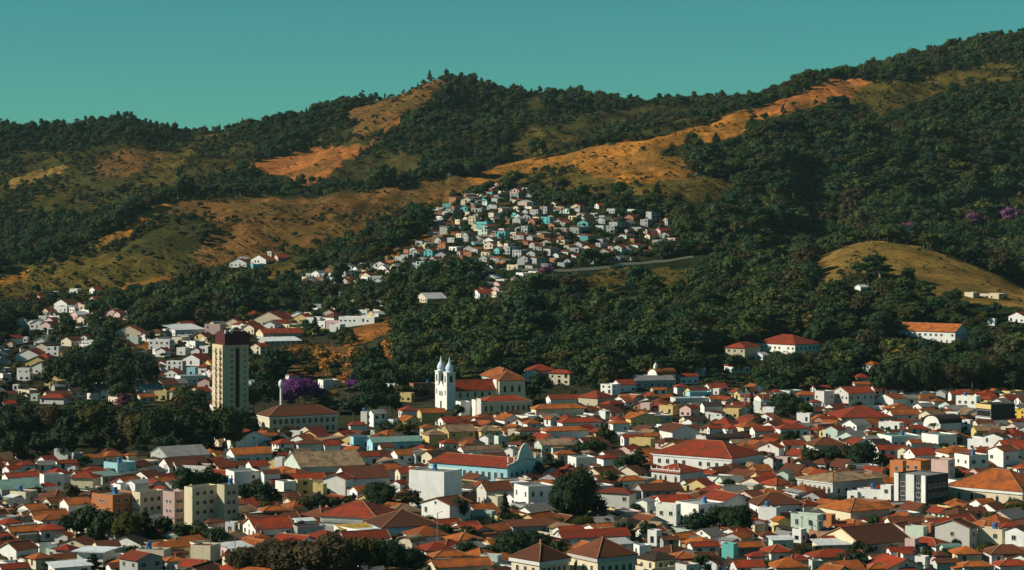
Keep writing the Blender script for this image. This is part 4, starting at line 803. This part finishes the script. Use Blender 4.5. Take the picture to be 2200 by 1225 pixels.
for (P, rz, La, Lb, h, roof, wc, rc, u, v, size, s) in REST:
    cc, ss = math.cos(rz), math.sin(rz); cx = P[0] + cc * Lb / 2 - ss * La / 2; cy = P[1] + ss * Lb / 2 + cc * La / 2
    rm, cap, rise = roof_parts(roof, Lb, La, h); wm = wall_box(Lb, La, h, roof if roof in 'AB' else None, rise, False, 4.0, roof == 'F')
    g = MB()
    for side, L in (('f', Lb), ('l', La)):
        n = max(1, int(L / 3))
        for i in range(n):
            if rr.random() < .25: continue
            t = (i + .5) / n * L - L / 2; hw = rr.uniform(.45, .8)
            for z in ([.9] if h < 5 else [.9, 3.7]):
                if side == 'f': g.box(t - hw, t + hw, -La / 2 - .05, -La / 2 + .02, z, z + rr.choice((1.0, 1.2, 1.9)))
                else: g.box(-Lb / 2 - .05, -Lb / 2 + .02, t - hw, t + hw, z, z + rr.choice((1.0, 1.2, 1.9)))
    for mb, mi in ((wm, wi[wc]), (rm, ri[rc]), (g, gi)):
        k0 = len(big.v); big.v += [(cx + cc * x - ss * y, cy + ss * x + cc * y, P[2] + z) for x, y, z in mb.v]
        big.f += [tuple(q + k0 for q in f) for f in mb.f]; big.m += [mi] * len(mb.f); big.uv += mb.uv
if REST: tag(big.build('distant_houses', mats), kind='stuff', label='small pale houses crowded over the far slopes', cat='houses')

# ------------------------------------------------------------------ trees
ICO = []
def _ico():
    t = (1 + 5 ** .5) / 2
    v = np.array([(-1, t, 0), (1, t, 0), (-1, -t, 0), (1, -t, 0), (0, -1, t), (0, 1, t), (0, -1, -t), (0, 1, -t), (t, 0, -1), (t, 0, 1), (-t, 0, -1), (-t, 0, 1)], float)
    f = [(0, 11, 5), (0, 5, 1), (0, 1, 7), (0, 7, 10), (0, 10, 11), (1, 5, 9), (5, 11, 4), (11, 10, 2), (10, 7, 6), (7, 1, 8), (3, 9, 4), (3, 4, 2), (3, 2, 6), (3, 6, 8), (3, 8, 9), (4, 9, 5), (2, 4, 11), (6, 2, 10), (8, 6, 7), (9, 8, 1)]
    return v / np.linalg.norm(v[0]), f
IV, IF = _ico()
def crown(seed, shape, H=10.0, W=9.0, nl=14, leaves=45, ls=.42):
    g = np.random.default_rng(seed); L = []
    if shape in ('round', 'wide', 'tall'):
        cz, rz = {'round': (.53, .43), 'wide': (.64, .28), 'tall': (.62, .36)}[shape]; rw = W / 2
        for i in range(nl):
            a = i * 2.39996 + g.uniform(-.4, .4); t = g.uniform(-.75, 1.0); q = math.sqrt(max(0, 1 - t * t)); k = g.uniform(.45, .78)
            c = (rw * k * q * math.cos(a), rw * k * q * math.sin(a), H * cz + H * rz * .72 * t)
            L.append((*c, g.uniform(.30, .46) * rw * (1.0 if shape != 'tall' else 1.15)))
        L.append((0, 0, H * cz, rw * .5))
    elif shape == 'cone':
        for i in range(nl):
            t = i / (nl - 1); a = i * 2.4; r = (1 - t) * W / 2 * .6
            L.append((r * math.cos(a), r * math.sin(a), H * (.16 + .78 * t), W / 2 * (.5 - .36 * t)))
    else:
        for i in range(nl):
            t = i / (nl - 1); L.append((g.uniform(-.1, .1) * W, g.uniform(-.1, .1) * W, H * (.12 + .8 * t), W / 2 * (.9 - .55 * t)))
    V = []; Fc = []
    for (x, y, z, r) in L:
        k0 = len(V); jit = g.uniform(.62, .92, 12)
        V += [(x + r * jit[i] * p[0], y + r * jit[i] * p[1], z + r * .85 * jit[i] * p[2]) for i, p in enumerate(IV)]; Fc += [tuple(q + k0 for q in f) for f in IF]
        n = g.normal(size=(leaves, 3)); n /= np.linalg.norm(n, axis=1)[:, None]; n[:, 2] = np.where(n[:, 2] < -.5, -n[:, 2], n[:, 2])
        c = np.array((x, y, z)) + n * np.array((r, r, r * .85)) * g.uniform(.80, 1.18, (leaves, 1))
        d = n + g.normal(size=(leaves, 3)) * .55 + np.array((0, 0, .25)); d /= np.linalg.norm(d, axis=1)[:, None]
        h = g.normal(size=(leaves, 3)); a = np.cross(d, h); a /= np.linalg.norm(a, axis=1)[:, None]; b = np.cross(d, a)
        s = (ls * g.uniform(.6, 1.35, leaves))[:, None]; e = s * g.uniform(.45, .9, leaves)[:, None]
        for i in range(leaves):
            k0 = len(V); V += [tuple(c[i] - a[i] * s[i]), tuple(c[i] + b[i] * e[i]), tuple(c[i] + a[i] * s[i]), tuple(c[i] - b[i] * e[i])]; Fc.append((k0, k0 + 1, k0 + 2, k0 + 3))
    return V, Fc, L
def trunk(seed, L, H, r=.24):
    g = random.Random(seed); m = MB(); zt = min(l[2] for l in L) + .12 * H
    def limb(p, q, r0, r1, n=6):
        p, q = Vector(p), Vector(q); d = (q - p).normalized(); a = d.orthogonal().normalized(); b = d.cross(a)
        for k in range(n):
            t0, t1 = 2 * math.pi * k / n, 2 * math.pi * (k + 1) / n; u0 = a * math.cos(t0) + b * math.sin(t0); u1 = a * math.cos(t1) + b * math.sin(t1)
            m.face([p + u0 * r0, p + u1 * r0, q + u1 * r1, q + u0 * r1])
    limb((0, 0, -.6), (.1, .05, zt * .55), r * 1.25, r * .95); limb((.1, .05, zt * .55), (0, 0, zt), r * .95, r * .7)
    for l in g.sample(L, min(6, len(L))): limb((0, 0, zt * g.uniform(.6, 1)), (l[0] * .8, l[1] * .8, l[2] - .2 * l[3]), r * .5, r * .16, 5)
    return m
KINDS = {'round0': (1, 'round', 10, 9.5, 14, 46, .42), 'round1': (2, 'round', 10, 8.5, 13, 46, .42), 'round2': (3, 'round', 10, 10.5, 16, 44, .44), 'wide0': (4, 'wide', 9, 11, 15, 46, .42),
         'tall0': (5, 'tall', 14, 6.5, 12, 44, .42), 'tall1': (6, 'tall', 15, 5.5, 10, 46, .40), 'cone0': (7, 'cone', 11, 6.5, 14, 44, .38), 'col0': (8, 'col', 10, 2.6, 9, 60, .26),
         'big0': (9, 'round', 10, 11, 30, 120, .27), 'big1': (10, 'round', 10, 10, 28, 120, .27), 'big2': (12, 'wide', 10, 12, 30, 120, .28)}
CROWN = {}; TRUNK = {}; CR_DATA = {}
for k, a in KINDS.items(): CR_DATA[k] = crown(*a)
def crown_mesh(k, leaf):
    if (k, leaf) not in CROWN:
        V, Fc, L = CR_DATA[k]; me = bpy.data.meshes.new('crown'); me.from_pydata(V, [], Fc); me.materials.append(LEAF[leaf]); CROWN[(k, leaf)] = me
    return CROWN[(k, leaf)]
def trunk_mesh(k, pale=False):
    if (k, pale) not in TRUNK: TRUNK[(k, pale)] = trunk(3, CR_DATA[k][2], KINDS[k][2], .26 if k[:3] != 'tal' else .2).mesh('trunk', M_PALEBARK if pale else M_BARK)
    return TRUNK[(k, pale)]
TN = {'d': 'dark green', 'f': 'dark green', 'o': 'olive green', 'b': 'brownish', 'g': 'golden dry', 'p': 'purple flowering', 'k': 'mauve flowering'}
SN = {'round': 'round-crowned', 'wide': 'broad', 'tall': 'tall slender', 'cone': 'conical', 'col': 'columnar', 'big': 'large'}
NTREE = [0]
def plant(p, H, W, leaf, k, u, v, size):
    base = KINDS[k]; T = empty('tree', p, random.uniform(0, 6.28)); T.scale = (W / base[3], W / base[3], H / base[2])
    obj('crown', crown_mesh(k, leaf), T); obj('trunk', trunk_mesh(k, k[:4] == 'tall'), T); NTREE[0] += 1
    reg(T, f"{TN[leaf]} {SN[''.join(c for c in k if c.isalpha())]} tree", 'tree', u, v, {'p': 'purple flowering trees', 'k': 'purple flowering trees', 'g': 'golden dry trees'}.get(leaf, 'trees'), size)
    return T
HT = '''15 885 985 72 d;60 888 980 74 d;105 878 960 74 b;150 890 975 62 d;195 873 955 74 o;235 893 985 62 d;265 880 968 64 b;300 882 978 72 o;340 880 985 72 d;375 877 960 60 o;400 885 985 62 d;435 885 975 54 d;458 880 972 52 d;
486 852 972 74 d;515 880 962 56 d;532 893 962 46 o;355 935 992 52 d;402 930 987 50 d;30 925 1000 64 d;90 925 1000 62 d;140 922 990 54 d;200 925 985 54 d;250 930 985 54 b;300 935 990 50 d;440 935 985 50 d;
165 1090 1162 62 d;192 1083 1166 64 d;232 1095 1172 62 d;272 1098 1178 68 o;312 1095 1172 60 d;350 1108 1167 52 d;392 1118 1172 52 d;430 1128 1172 56 o;466 1134 1182 52 d;210 1120 1178 50 d;330 1130 1176 50 d;
400 1003 1070 62 d;440 1003 1066 60 d;472 1015 1060 42 d;530 1040 1092 56 d;562 1035 1096 56 d;592 1050 1096 50 d;222 1045 1072 48 d;172 1048 1070 42 d;655 1066 1106 44 o;686 1062 1106 46 d;716 1066 1106 46 d;748 1068 1106 44 o;
815 1036 1102 72 d;874 1048 1106 66 b;912 1095 1126 28 d;985 1070 1132 40 d;1085 1058 1142 38 d cone0;1240 1008 1130 88 d big0;1205 1062 1130 50 d cone0;1215 1030 1130 70 d big2;1272 1058 1122 60 d;1226 1080 1126 60 d;
1110 1138 1216 72 d;1150 1145 1202 70 d;1085 1150 1202 52 d;1060 1165 1210 44 d;1100 1100 1136 38 o;1197 1112 1142 52 o;1250 1108 1142 70 o;1302 1113 1142 60 b;1342 1120 1166 50 d;1392 1115 1166 40 d;
1500 1098 1156 62 d;1545 1088 1152 62 d;1587 1084 1156 68 d;1530 1128 1162 40 o;1490 1120 1157 46 d;1302 914 962 42 d;1275 944 986 62 d;1240 955 985 44 d;1352 974 1022 62 d;1372 962 1012 60 o;1306 1010 1052 46 o;1186 978 1022 52 d;
1120 930 966 60 o;1692 846 902 70 d;1727 864 906 46 d;1664 846 892 50 d;1696 924 957 42 d;1745 958 1007 52 d;1787 958 1007 52 d;1822 954 1007 42 b;1852 948 1012 68 d;1884 985 1016 50 d;1720 985 1016 40 d;1900 975 1012 36 o;
1583 848 882 10 d col0;1615 838 892 11 d col0;1160 800 862 56 d;1140 810 860 36 d;985 868 902 28 d;1062 882 908 40 o;760 850 902 62 d;800 838 902 62 d;842 845 892 52 d;700 850 872 50 o;832 904 942 62 d;872 905 947 52 o;
880 800 850 50 d;850 790 850 54 d;720 860 890 60 d;1020 860 885 24 d;560 1168 1242 112 b big0;632 1158 1252 124 b big1;702 1150 1262 134 b big0;772 1150 1252 112 o big1;832 1165 1252 84 d big2;882 1180 1252 72 d;520 1180 1245 70 b;
2182 1078 1112 60 o;2150 1086 1110 44 o;1840 1185 1232 52 d;1790 1200 1235 50 d;200 1190 1232 60 d;110 1204 1228 44 d;1660 1200 1232 44 d;1310 1195 1232 40 d;2120 1165 1195 40 d;1510 1190 1232 46 d;640 815 872 78 p;668 822 866 54 p;622 838 876 38 p;688 832 864 34 p;652 812 868 60 p;
760 814 852 42 p;265 846 878 54 k;1176 570 602 42 k;2090 455 492 48 k;2170 444 486 44 k;1950 478 512 44 k;632 742 775 40 g;655 752 782 34 d;688 748 778 32 g;672 780 812 36 o;728 752 782 40 g;715 775 806 34 d;745 762 792 36 o;702 768 806 42 g;762 745 800 50 g;747 800 834 44 g;836 728 768 44 g;712 838 866 36 g;
1922 748 792 28 g;150 745 845 80 d;200 735 830 70 d;180 790 860 60 d;260 770 850 60 d;310 770 845 60 d;110 770 840 50 d;225 705 770 46 d;590 750 815 56 d;570 790 850 44 d;575 815 880 60 d;545 840 890 40 o;
1700 755 830 70 d;1740 765 835 54 o;1780 770 830 60 d;1820 780 835 50 d;1930 770 850 60 d;1975 760 850 72 d;2040 780 850 80 b;2090 770 845 80 d;2140 750 840 84 b;2190 740 830 70 d;2010 740 800 50 d;2110 715 775 60 d;2060 730 790 54 d;
1400 760 800 60 o;1440 765 808 60 o;1490 755 810 60 d;1350 765 808 50 d;1900 800 860 40 d;1885 780 850 44 d;1545 690 740 40 o;1580 760 800 46 d;1060 775 815 44 d;1110 780 815 40 d;1220 775 815 50 d;1280 780 820 54 d;
905 760 815 50 d;870 750 815 50 d;1000 765 800 46 d;940 770 812 40 d;20 868 905 38 d;51 872 913 39 o;82 876 912 40 d;113 869 911 41 b;144 873 910 42 d;175 877 909 43 d;206 870 908 44 o;237 874 907 45 d;268 878 906 46 b;299 871 905 47 d;330 875 913 48 d;361 868 912 49 o;392 872 911 50 d;423 876 910 51 b;840 825 852 30 d;862 826 860 30 o;884 827 859 30 d;906 828 858 30 d;800 745 800 36 d col0'''
hand = []
for e in HT.replace('\n', '').split(';'):
    t = e.split(); u, vt, vb, wpx, leaf = float(t[0]), float(t[1]), float(t[2]), float(t[3]), t[4]
    p = hit(u, vb, 0)
    if p is None: continue
    s = F / p[1]; H = min(max((vb - vt) / s, 3), 19); W = wpx / s * 1.12
    k = t[5] if len(t) > 5 else ('big0', 'big1', 'big2')[len(hand) % 3] if wpx > 66 else ('round0', 'round1', 'round2', 'wide0', 'round0', 'cone0')[len(hand) % 6] if leaf != 'g' else ('round1', 'tall0')[len(hand) % 2]
    if leaf == 'd' and H / W > 1.6 and len(t) < 6: k = 'tall0'
    plant(p, H, W, leaf, k, u, (vt + vb) / 2, H * W * s * s); hand.append((p[0], p[1], W * .35))
for x, y, r in hand: add_taken(x, y, r)
# small trees in yards between the houses
made = 0
for _ in range(2500):
    if made >= 90: break
    u = rr.uniform(-40, 2240); v = rr.uniform(850, 1240)
    if not inpoly(np.array([u]), np.array([v]), TOWN)[0]: continue
    p = hit(u, v, 0)
    if p is None or not free(p[0], p[1], .8): continue
    W = rr.uniform(3.5, 6.5); H = W * rr.uniform(.85, 1.3); s = F / p[1]
    if hides((u - W * s / 2, v - H * s, u + W * s / 2, v), p[1]): continue
    add_taken(p[0], p[1], W * .4); made += 1
    plant(p, H, W, rr.choice('dddoob'), rr.choice(('round0', 'round1', 'wide0', 'round2')), u, v - H * s / 2, H * W * s * s)
# low shrubs in the gaps
made = 0
for _ in range(3500):
    if made >= 150: break
    u = rr.uniform(-40, 2240); v = rr.uniform(845, 1240)
    if not inpoly(np.array([u]), np.array([v]), TOWN)[0]: continue
    p = hit(u, v, 0)
    if p is None or not free(p[0], p[1], .1): continue
    W = rr.uniform(3.0, 5.5); H = W * rr.uniform(.5, .85); s = F / p[1]; k = rr.choice(('round0', 'round1', 'round2')); lf = rr.choice('dddob')
    add_taken(p[0], p[1], W * .35); made += 1
    T = empty('shrub', (p[0], p[1], p[2] - .3), rr.uniform(0, 6)); T.scale = (W / KINDS[k][3], W / KINDS[k][3], H / 8.0)
    obj('foliage', crown_mesh(k, lf), T); obj('stem', trunk_mesh(k), T)
    reg(T, f"low {TN[lf]} yard shrub", 'shrub', u, v - H * s / 2, 'shrubs in the yards', H * W * s * s)
# palms
def palm_mesh():
    m = MB(); g = random.Random(5)
    for i in range(16):
        a = i * 2 * math.pi / 16 + g.uniform(-.15, .15); up = g.uniform(.1, .8); pr = None
        for j in range(6):
            t = j / 5; r = 2.6 * t; z = 2.0 * t * up - 2.3 * t * t; w_ = .34 * math.sin(math.pi * (.12 + .86 * t)); c, s_ = math.cos(a), math.sin(a)
            q = [(r * c - w_ * s_, r * s_ + w_ * c, z - .12), (r * c, r * s_, z + .05), (r * c + w_ * s_, r * s_ - w_ * c, z - .12)]
            if pr: m.face([pr[0], q[0], q[1], pr[1]]); m.face([pr[1], q[1], q[2], pr[2]])
            pr = q
    return m.mesh('fronds', LEAF['d'])
PM = palm_mesh(); tm = MB(); tm.lathe([(.22, -.5), (.17, 3), (.15, 6.5), (.2, 7)], 8); PT = tm.mesh('stem', M_PALEBARK)
for (u, vt, vb) in ((620, 958, 1004), (597, 960, 1000), (1828, 1172, 1228), (1806, 1185, 1230), (1700, 1025, 1062), (1600, 826, 884), (1640, 812, 872), (1655, 820, 876), (1905, 915, 955), (2005, 905, 948), (985, 1088, 1132), (265, 940, 985)):
    p = hit(u, vb, 0); s = F / p[1]; h = (vb - vt) / s; T = empty('palm_tree', p, rr.uniform(0, 6)); f = h / 8.0; T.scale = (f, f, f)
    obj('fronds', PM, T).location = (0, 0, 7.0); obj('stem', PT, T); reg(T, 'slender palm with drooping fronds', 'palm tree', u, (vt + vb) / 2, 'palm trees')

# woodland: points over every slope that is not pasture
def scatter(y0, y1, cell):
    X1 = 1700 * y1 / F; nx = int(2 * X1 / cell); ny = int((y1 - y0) / cell)
    gx, gy = np.meshgrid(np.arange(nx), np.arange(ny), indexing='ij')
    x = -X1 + (gx + RNG.random(gx.shape)) * cell; y = y0 + (gy + RNG.random(gy.shape)) * cell
    x = x.ravel(); y = y.ravel(); u = 1100 + F * x / y; k = (u > -420) & (u < 2700); return x[k], y[k]
def zlook(x, y):
    u = 1100 + F * x / y; i = np.clip(np.searchsorted(TU, u) - 1, 0, NU - 2); j = np.clip(np.searchsorted(TY, y) - 1, 0, NY - 2)
    a = (u - TU[i]) / (TU[i + 1] - TU[i]); b = (y - TY[j]) / (TY[j + 1] - TY[j])
    return (TZ[i, j] * (1 - a) + TZ[i + 1, j] * a) * (1 - b) + (TZ[i, j + 1] * (1 - a) + TZ[i + 1, j + 1] * a) * b
tanA = (TZ - CH) / TY[None, :]; runmax = np.maximum.accumulate(tanA, axis=1)
def shown(x, y, z, top):
    u = 1100 + F * x / y; i = np.clip(np.round(np.interp(u, TU, np.arange(NU))).astype(int), 0, NU - 1); j = np.clip(np.searchsorted(TY, y - 6) - 1, 0, NY - 1)
    return (z + top - CH) / y > runmax[i, j] - .0006
fx, fy, fh, fw, fk = [], [], [], [], []
HQ = np.array(HILLQ)
for y0, y1, cell in ((1060, 1700, 6.4), (1700, 2300, 7.2), (2300, 3080, 7.6)):
    x, y = scatter(y0, y1, cell); z = zlook(x, y); c = classify(x, y, z); u, v = 1100 + F * x / y, VH + F * (CH - z) / y
    dens = np.array([1.0, .012, .015, .010, .22, .62, .17, .0])[c]
    patch = fbm(x / 40, y / 40, 77, 3)
    left = (c == 7) & (y > 1060) & (((u < 480) & (v < 905)) | ((u >= 480) & (u < 900) & (v < 862))); dens = np.where(left, .75, dens)
    mid = (c == 7) & (u > 900) & (y > 1180); dens = np.where(mid, .9, dens)
    hq = inpoly(u, v, HILLQ) & (y < 2080); dens = np.where(hq, .60, dens)
    dens = np.where((c >= 4) & (c <= 6), dens * np.clip((patch - .36) * 6, 0, 1.6), dens)
    ok = (RNG.random(x.shape) < dens) & shown(x, y, z, 13)
    H = np.clip(RNG.lognormal(2.28, .30, x.shape), 4.5, 18) * (.8 + .45 * fbm(x / 60, y / 60, 88, 2)) * np.where(y > 2300, .80, 1.0) * np.where(RNG.random(x.shape) < .12, 1.35, 1.0)
    H = np.where(hq, RNG.uniform(2.6, 6.0, x.shape), H); H = np.where((c >= 1) & (c <= 6), RNG.uniform(2.5, 6, x.shape) * np.where(c == 5, 1.45, 1), H)
    W = H * RNG.uniform(.8, 1.3, x.shape); kind = RNG.choice(9, x.shape, p=[.20, .18, .18, .14, .08, .05, .07, .05, .05]); grove = fbm(x / 55, y / 55, 131, 3); kind = np.where((grove > .60) & (RNG.random(x.shape) < .6), RNG.choice([4, 5, 7], x.shape), kind); kind = np.where((grove < .33) & (RNG.random(x.shape) < .6), RNG.choice([8, 3, 6], x.shape), kind)
    ridge = np.abs(y - 3000) < 60; kind = np.where(ridge & (RNG.random(x.shape) < .25), 4, kind); H = np.where(ridge, RNG.choice([4.0, 5.5, 7.0, 8.5, 12.5, 15.0], x.shape, p=[.22, .25, .22, .16, .10, .05]) * RNG.uniform(.85, 1.15, x.shape), H); ok &= ~(ridge & (fbm(x / 30, y / 900, 123, 2) > .56) & (H > 5))
    vt = VH + F * (CH - z - H * .95) / y; front = np.zeros(x.shape, bool)      # woodland edges step back from the open pasture above them
    for k, poly, ya, yb in COVER[5:]:
        if k != 5: front |= inpoly(u, vt, poly) & (y > ya - 120) & (y < yb)
    ok &= ~(front & (c == 0) & (RNG.random(x.shape) < .85)) & ~(front & (c == 7))
    x, y, H, W, kind = x[ok], y[ok], H[ok], W[ok], kind[ok]
    fx.append(x); fy.append(y); fh.append(H); fw.append(W); fk.append(kind)
fx, fy, fh, fw, fk = map(np.concatenate, (fx, fy, fh, fw, fk)); fz = zlook(fx, fy)
keep = np.ones(len(fx), bool); bxs = [(b, d) for b, d in zip(BX, TD) if b is not None and d > 1050]
BB = np.array([b for b, d in bxs]); BD = np.array([d for b, d in bxs])
for i in np.where(fy < 2080)[0]:
    x, y = fx[i], fy[i]
    if np.any(np.hypot(TX - x, TYY - y) < TR + .30 * fw[i]): keep[i] = False; continue
    s = F / y; u, v = proj(x, y, fz[i]); b = (u - fw[i] * s / 2, v - fh[i] * s * .95, u + fw[i] * s / 2, v)
    iw = np.minimum(b[2], BB[:, 2]) - np.maximum(b[0], BB[:, 0]); ih = np.minimum(b[3], BB[:, 3]) - np.maximum(b[1], BB[:, 1])
    a = np.where((iw > 0) & (ih > 0) & (BD > y), iw * ih / ((BB[:, 2] - BB[:, 0]) * np.maximum(4, BB[:, 3] - BB[:, 1])), 0)
    b2 = (iw > 0) & (ih > .30 * (BB[:, 3] - BB[:, 1])) & (BD > y)
    if a.max() > .13 or b2.any(): keep[i] = False
fx, fy, fz, fh, fw, fk = [a[keep] for a in (fx, fy, fz, fh, fw, fk)]
fu = 1100 + F * fx / fy; order = np.argsort(-(fh * fw / fy ** 2) * ((fu > -20) & (fu < 2220))); nind = max(0, 298 - NTREE[0])
KN = ['round0', 'round1', 'round2', 'wide0', 'tall0', 'tall1', 'cone0', 'round1', 'round2']
LF = ['f', 'f', 'f', 'f', 'f', 'f', 'f', 'o', 'b']
for i in order[:nind]:
    u, v = proj(fx[i], fy[i], fz[i] + fh[i] / 2); s = F / fy[i]
    plant((fx[i], fy[i], fz[i] - .2), fh[i], fw[i], LF[fk[i]], KN[fk[i]], u, v, fh[i] * fw[i] * s * s)
order = order[nind:]
print('FOREST', len(order), 'trees', NTREE[0])
tcol = bpy.data.collections.new('templates')
for j, (k, lf) in enumerate(zip(KN, LF)):
    V, Fc, L = CR_DATA[k]; t = trunk(3, L, KINDS[k][2], .26 if k[:3] != 'tal' else .2); n0 = len(V)
    me = bpy.data.meshes.new('woodland_tree'); me.from_pydata(V + t.v, [], Fc + [tuple(q + n0 for q in f) for f in t.f]); me.materials.append(LEAF[lf]); me.materials.append(M_PALEBARK if k[:4] == 'tall' else M_BARK)
    me.polygons.foreach_set('material_index', [0] * len(Fc) + [1] * len(t.f)); tcol.objects.link(bpy.data.objects.new('woodland_tree_%02d' % j, me))
V, Fc, L = crown(21, 'wide', 1.6, 2.2, 6, 26, .20); me = bpy.data.meshes.new('bush'); me.from_pydata(V, [], Fc); me.materials.append(LEAF['s'])
scol = bpy.data.collections.new('bush_templates'); scol.objects.link(bpy.data.objects.new('bush_00', me))
def cloud(name, coll, x, y, z, sx, sz, idx, label):
    me = bpy.data.meshes.new(name); n = len(x); me.vertices.add(n); me.vertices.foreach_set('co', np.stack([x, y, z], -1).astype('f').ravel())
    a = me.attributes.new('scl', 'FLOAT_VECTOR', 'POINT'); a.data.foreach_set('vector', np.stack([sx, sx, sz], -1).astype('f').ravel())
    a = me.attributes.new('rot', 'FLOAT_VECTOR', 'POINT'); r = np.zeros((n, 3)); r[:, 2] = RNG.uniform(0, 6.28, n); a.data.foreach_set('vector', r.astype('f').ravel())
    a = me.attributes.new('idx', 'INT', 'POINT'); a.data.foreach_set('value', idx.astype('i'))
    o = obj(name, me); tag(o, label, None, None, 'stuff'); ng = bpy.data.node_groups.new(name, 'GeometryNodeTree')
    ng.interface.new_socket('Geometry', in_out='INPUT', socket_type='NodeSocketGeometry'); ng.interface.new_socket('Geometry', in_out='OUTPUT', socket_type='NodeSocketGeometry')
    gi = ng.nodes.new('NodeGroupInput'); go = ng.nodes.new('NodeGroupOutput'); ip = ng.nodes.new('GeometryNodeInstanceOnPoints'); ci = ng.nodes.new('GeometryNodeCollectionInfo')
    ci.inputs['Collection'].default_value = coll; ci.inputs['Separate Children'].default_value = True; ci.inputs['Reset Children'].default_value = True
    ip.inputs['Pick Instance'].default_value = True; mp = ng.nodes.new('GeometryNodeMeshToPoints')
    def at(nm, ty): q = ng.nodes.new('GeometryNodeInputNamedAttribute'); q.data_type = ty; q.inputs['Name'].default_value = nm; return q.outputs['Attribute']
    er = ng.nodes.new('FunctionNodeEulerToRotation'); lk = ng.links.new
    lk(gi.outputs[0], mp.inputs[0]); lk(mp.outputs[0], ip.inputs['Points']); lk(ci.outputs[0], ip.inputs['Instance']); lk(at('idx', 'INT'), ip.inputs['Instance Index'])
    lk(at('rot', 'FLOAT_VECTOR'), er.inputs[0]); lk(er.outputs[0], ip.inputs['Rotation']); lk(at('scl', 'FLOAT_VECTOR'), ip.inputs['Scale']); lk(ip.outputs[0], go.inputs[0])
    md = o.modifiers.new('scatter', 'NODES'); md.node_group = ng; return o
bw = np.array([KINDS[k][3] for k in KN]); bh = np.array([KINDS[k][2] for k in KN]); q = order
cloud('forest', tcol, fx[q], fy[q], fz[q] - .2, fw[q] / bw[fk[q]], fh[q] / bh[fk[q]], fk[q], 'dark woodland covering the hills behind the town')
sx, sy = scatter(1150, 3050, 3.6); sz_ = zlook(sx, sy); sc_ = classify(sx, sy, sz_); pt = fbm(sx / 25, sy / 25, 99, 3)
ok = (RNG.random(sx.shape) < np.array([0, .34, .28, .14, .65, .75, .65, .25])[sc_] * np.clip((pt - .30) * 5, 0, 2)) & shown(sx, sy, sz_, 2)
for i in np.where(ok & (sy < 2080))[0]:
    if np.any(np.hypot(TX - sx[i], TYY - sy[i]) < TR): ok[i] = False
sx, sy, sz_ = sx[ok], sy[ok], sz_[ok]; g_ = RNG.uniform(.28, .8, len(sx)) * np.where(RNG.random(len(sx)) < .14, 2.6, 1.0)
cloud('scrub', scol, sx, sy, sz_ - .1, g_, g_ * RNG.uniform(.7, 1.2, len(sx)), np.zeros(len(sx)), 'low scrub dotted over the dry pasture')
print('SCRUB', len(sx))

# ------------------------------------------------------------------ labels: look first, then where it stands
LM = [('the twin-towered church', 985, 850), ('the apartment tower', 495, 800), ('the long mansion', 640, 905), ('the light blue school', 1030, 1010), ('the windowless block', 930, 1050), ('the stepped flats', 340, 1080),
      ('the cream hall', 2115, 1065), ('the striped block', 1980, 1060), ('the balustraded house', 1430, 1030), ('the red-roofed hall', 1490, 975), ('the arcaded hall', 1760, 1050), ('the public hall', 1290, 1200),
      ('the little chapel', 1415, 805), ('the hillside convent', 1690, 745), ('the white barn', 1990, 715), ('the dark block', 2130, 900), ('the purple trees', 645, 845), ('the turquoise house', 1028, 490), ('the bare knoll', 1890, 560),
      ('the roadside wall', 1280, 577)]
ORD = ['', 'second', 'third', 'fourth', 'fifth', 'sixth', 'seventh', 'eighth', 'ninth', 'tenth', 'eleventh', 'twelfth']
keys = {}
for t in THINGS:
    o, d, cat, u, v, grp, size, fixed = t
    tag(o, d, cat, grp)
    if fixed: continue
    nm, lu, lv = min(LM, key=lambda l: (l[1] - u) ** 2 + (1.6 * (l[2] - v)) ** 2)
    du, dv = u - lu, v - lv
    rel = ('right of ' if du > 0 else 'left of ') if abs(du) > 1.7 * abs(dv) else ('below ' if dv > 0 else 'above ')
    keys.setdefault((d, rel + nm), []).append((math.hypot(du, 1.6 * dv), t))
for (d, place), L in keys.items():
    L.sort(key=lambda q: q[0])
    for i, (_, t) in enumerate(L):
        if len(L) == 1: s_ = f"{d} {place}"
        elif i == 0: s_ = f"{d}, nearest one {place}"
        elif i < len(ORD): s_ = f"{d}, {ORD[i]} nearest {place}"
        else: s_ = f"{d}, number {i + 1} from nearest {place}"
        w_ = s_.split(); t[0]['label'] = ' '.join(w_[:16])

# ------------------------------------------------------------------ air
hz = MB(); hz.box(-12050, 12050, -12050, 12050, -2.5, 385)
m_ = bpy.data.materials.new('haze'); m_.use_nodes = True; nn = m_.node_tree.nodes; nn.remove(nn['Principled BSDF'])
pv = nn.new('ShaderNodeVolumePrincipled'); pv.inputs['Color'].default_value = (.55, .85, .85, 1); pv.inputs['Density'].default_value = .000016; pv.inputs['Anisotropy'].default_value = 0.0
m_.node_tree.links.new(pv.outputs[0], nn['Material Output'].inputs['Volume'])
tag(hz.build('haze', m_), kind='stuff')
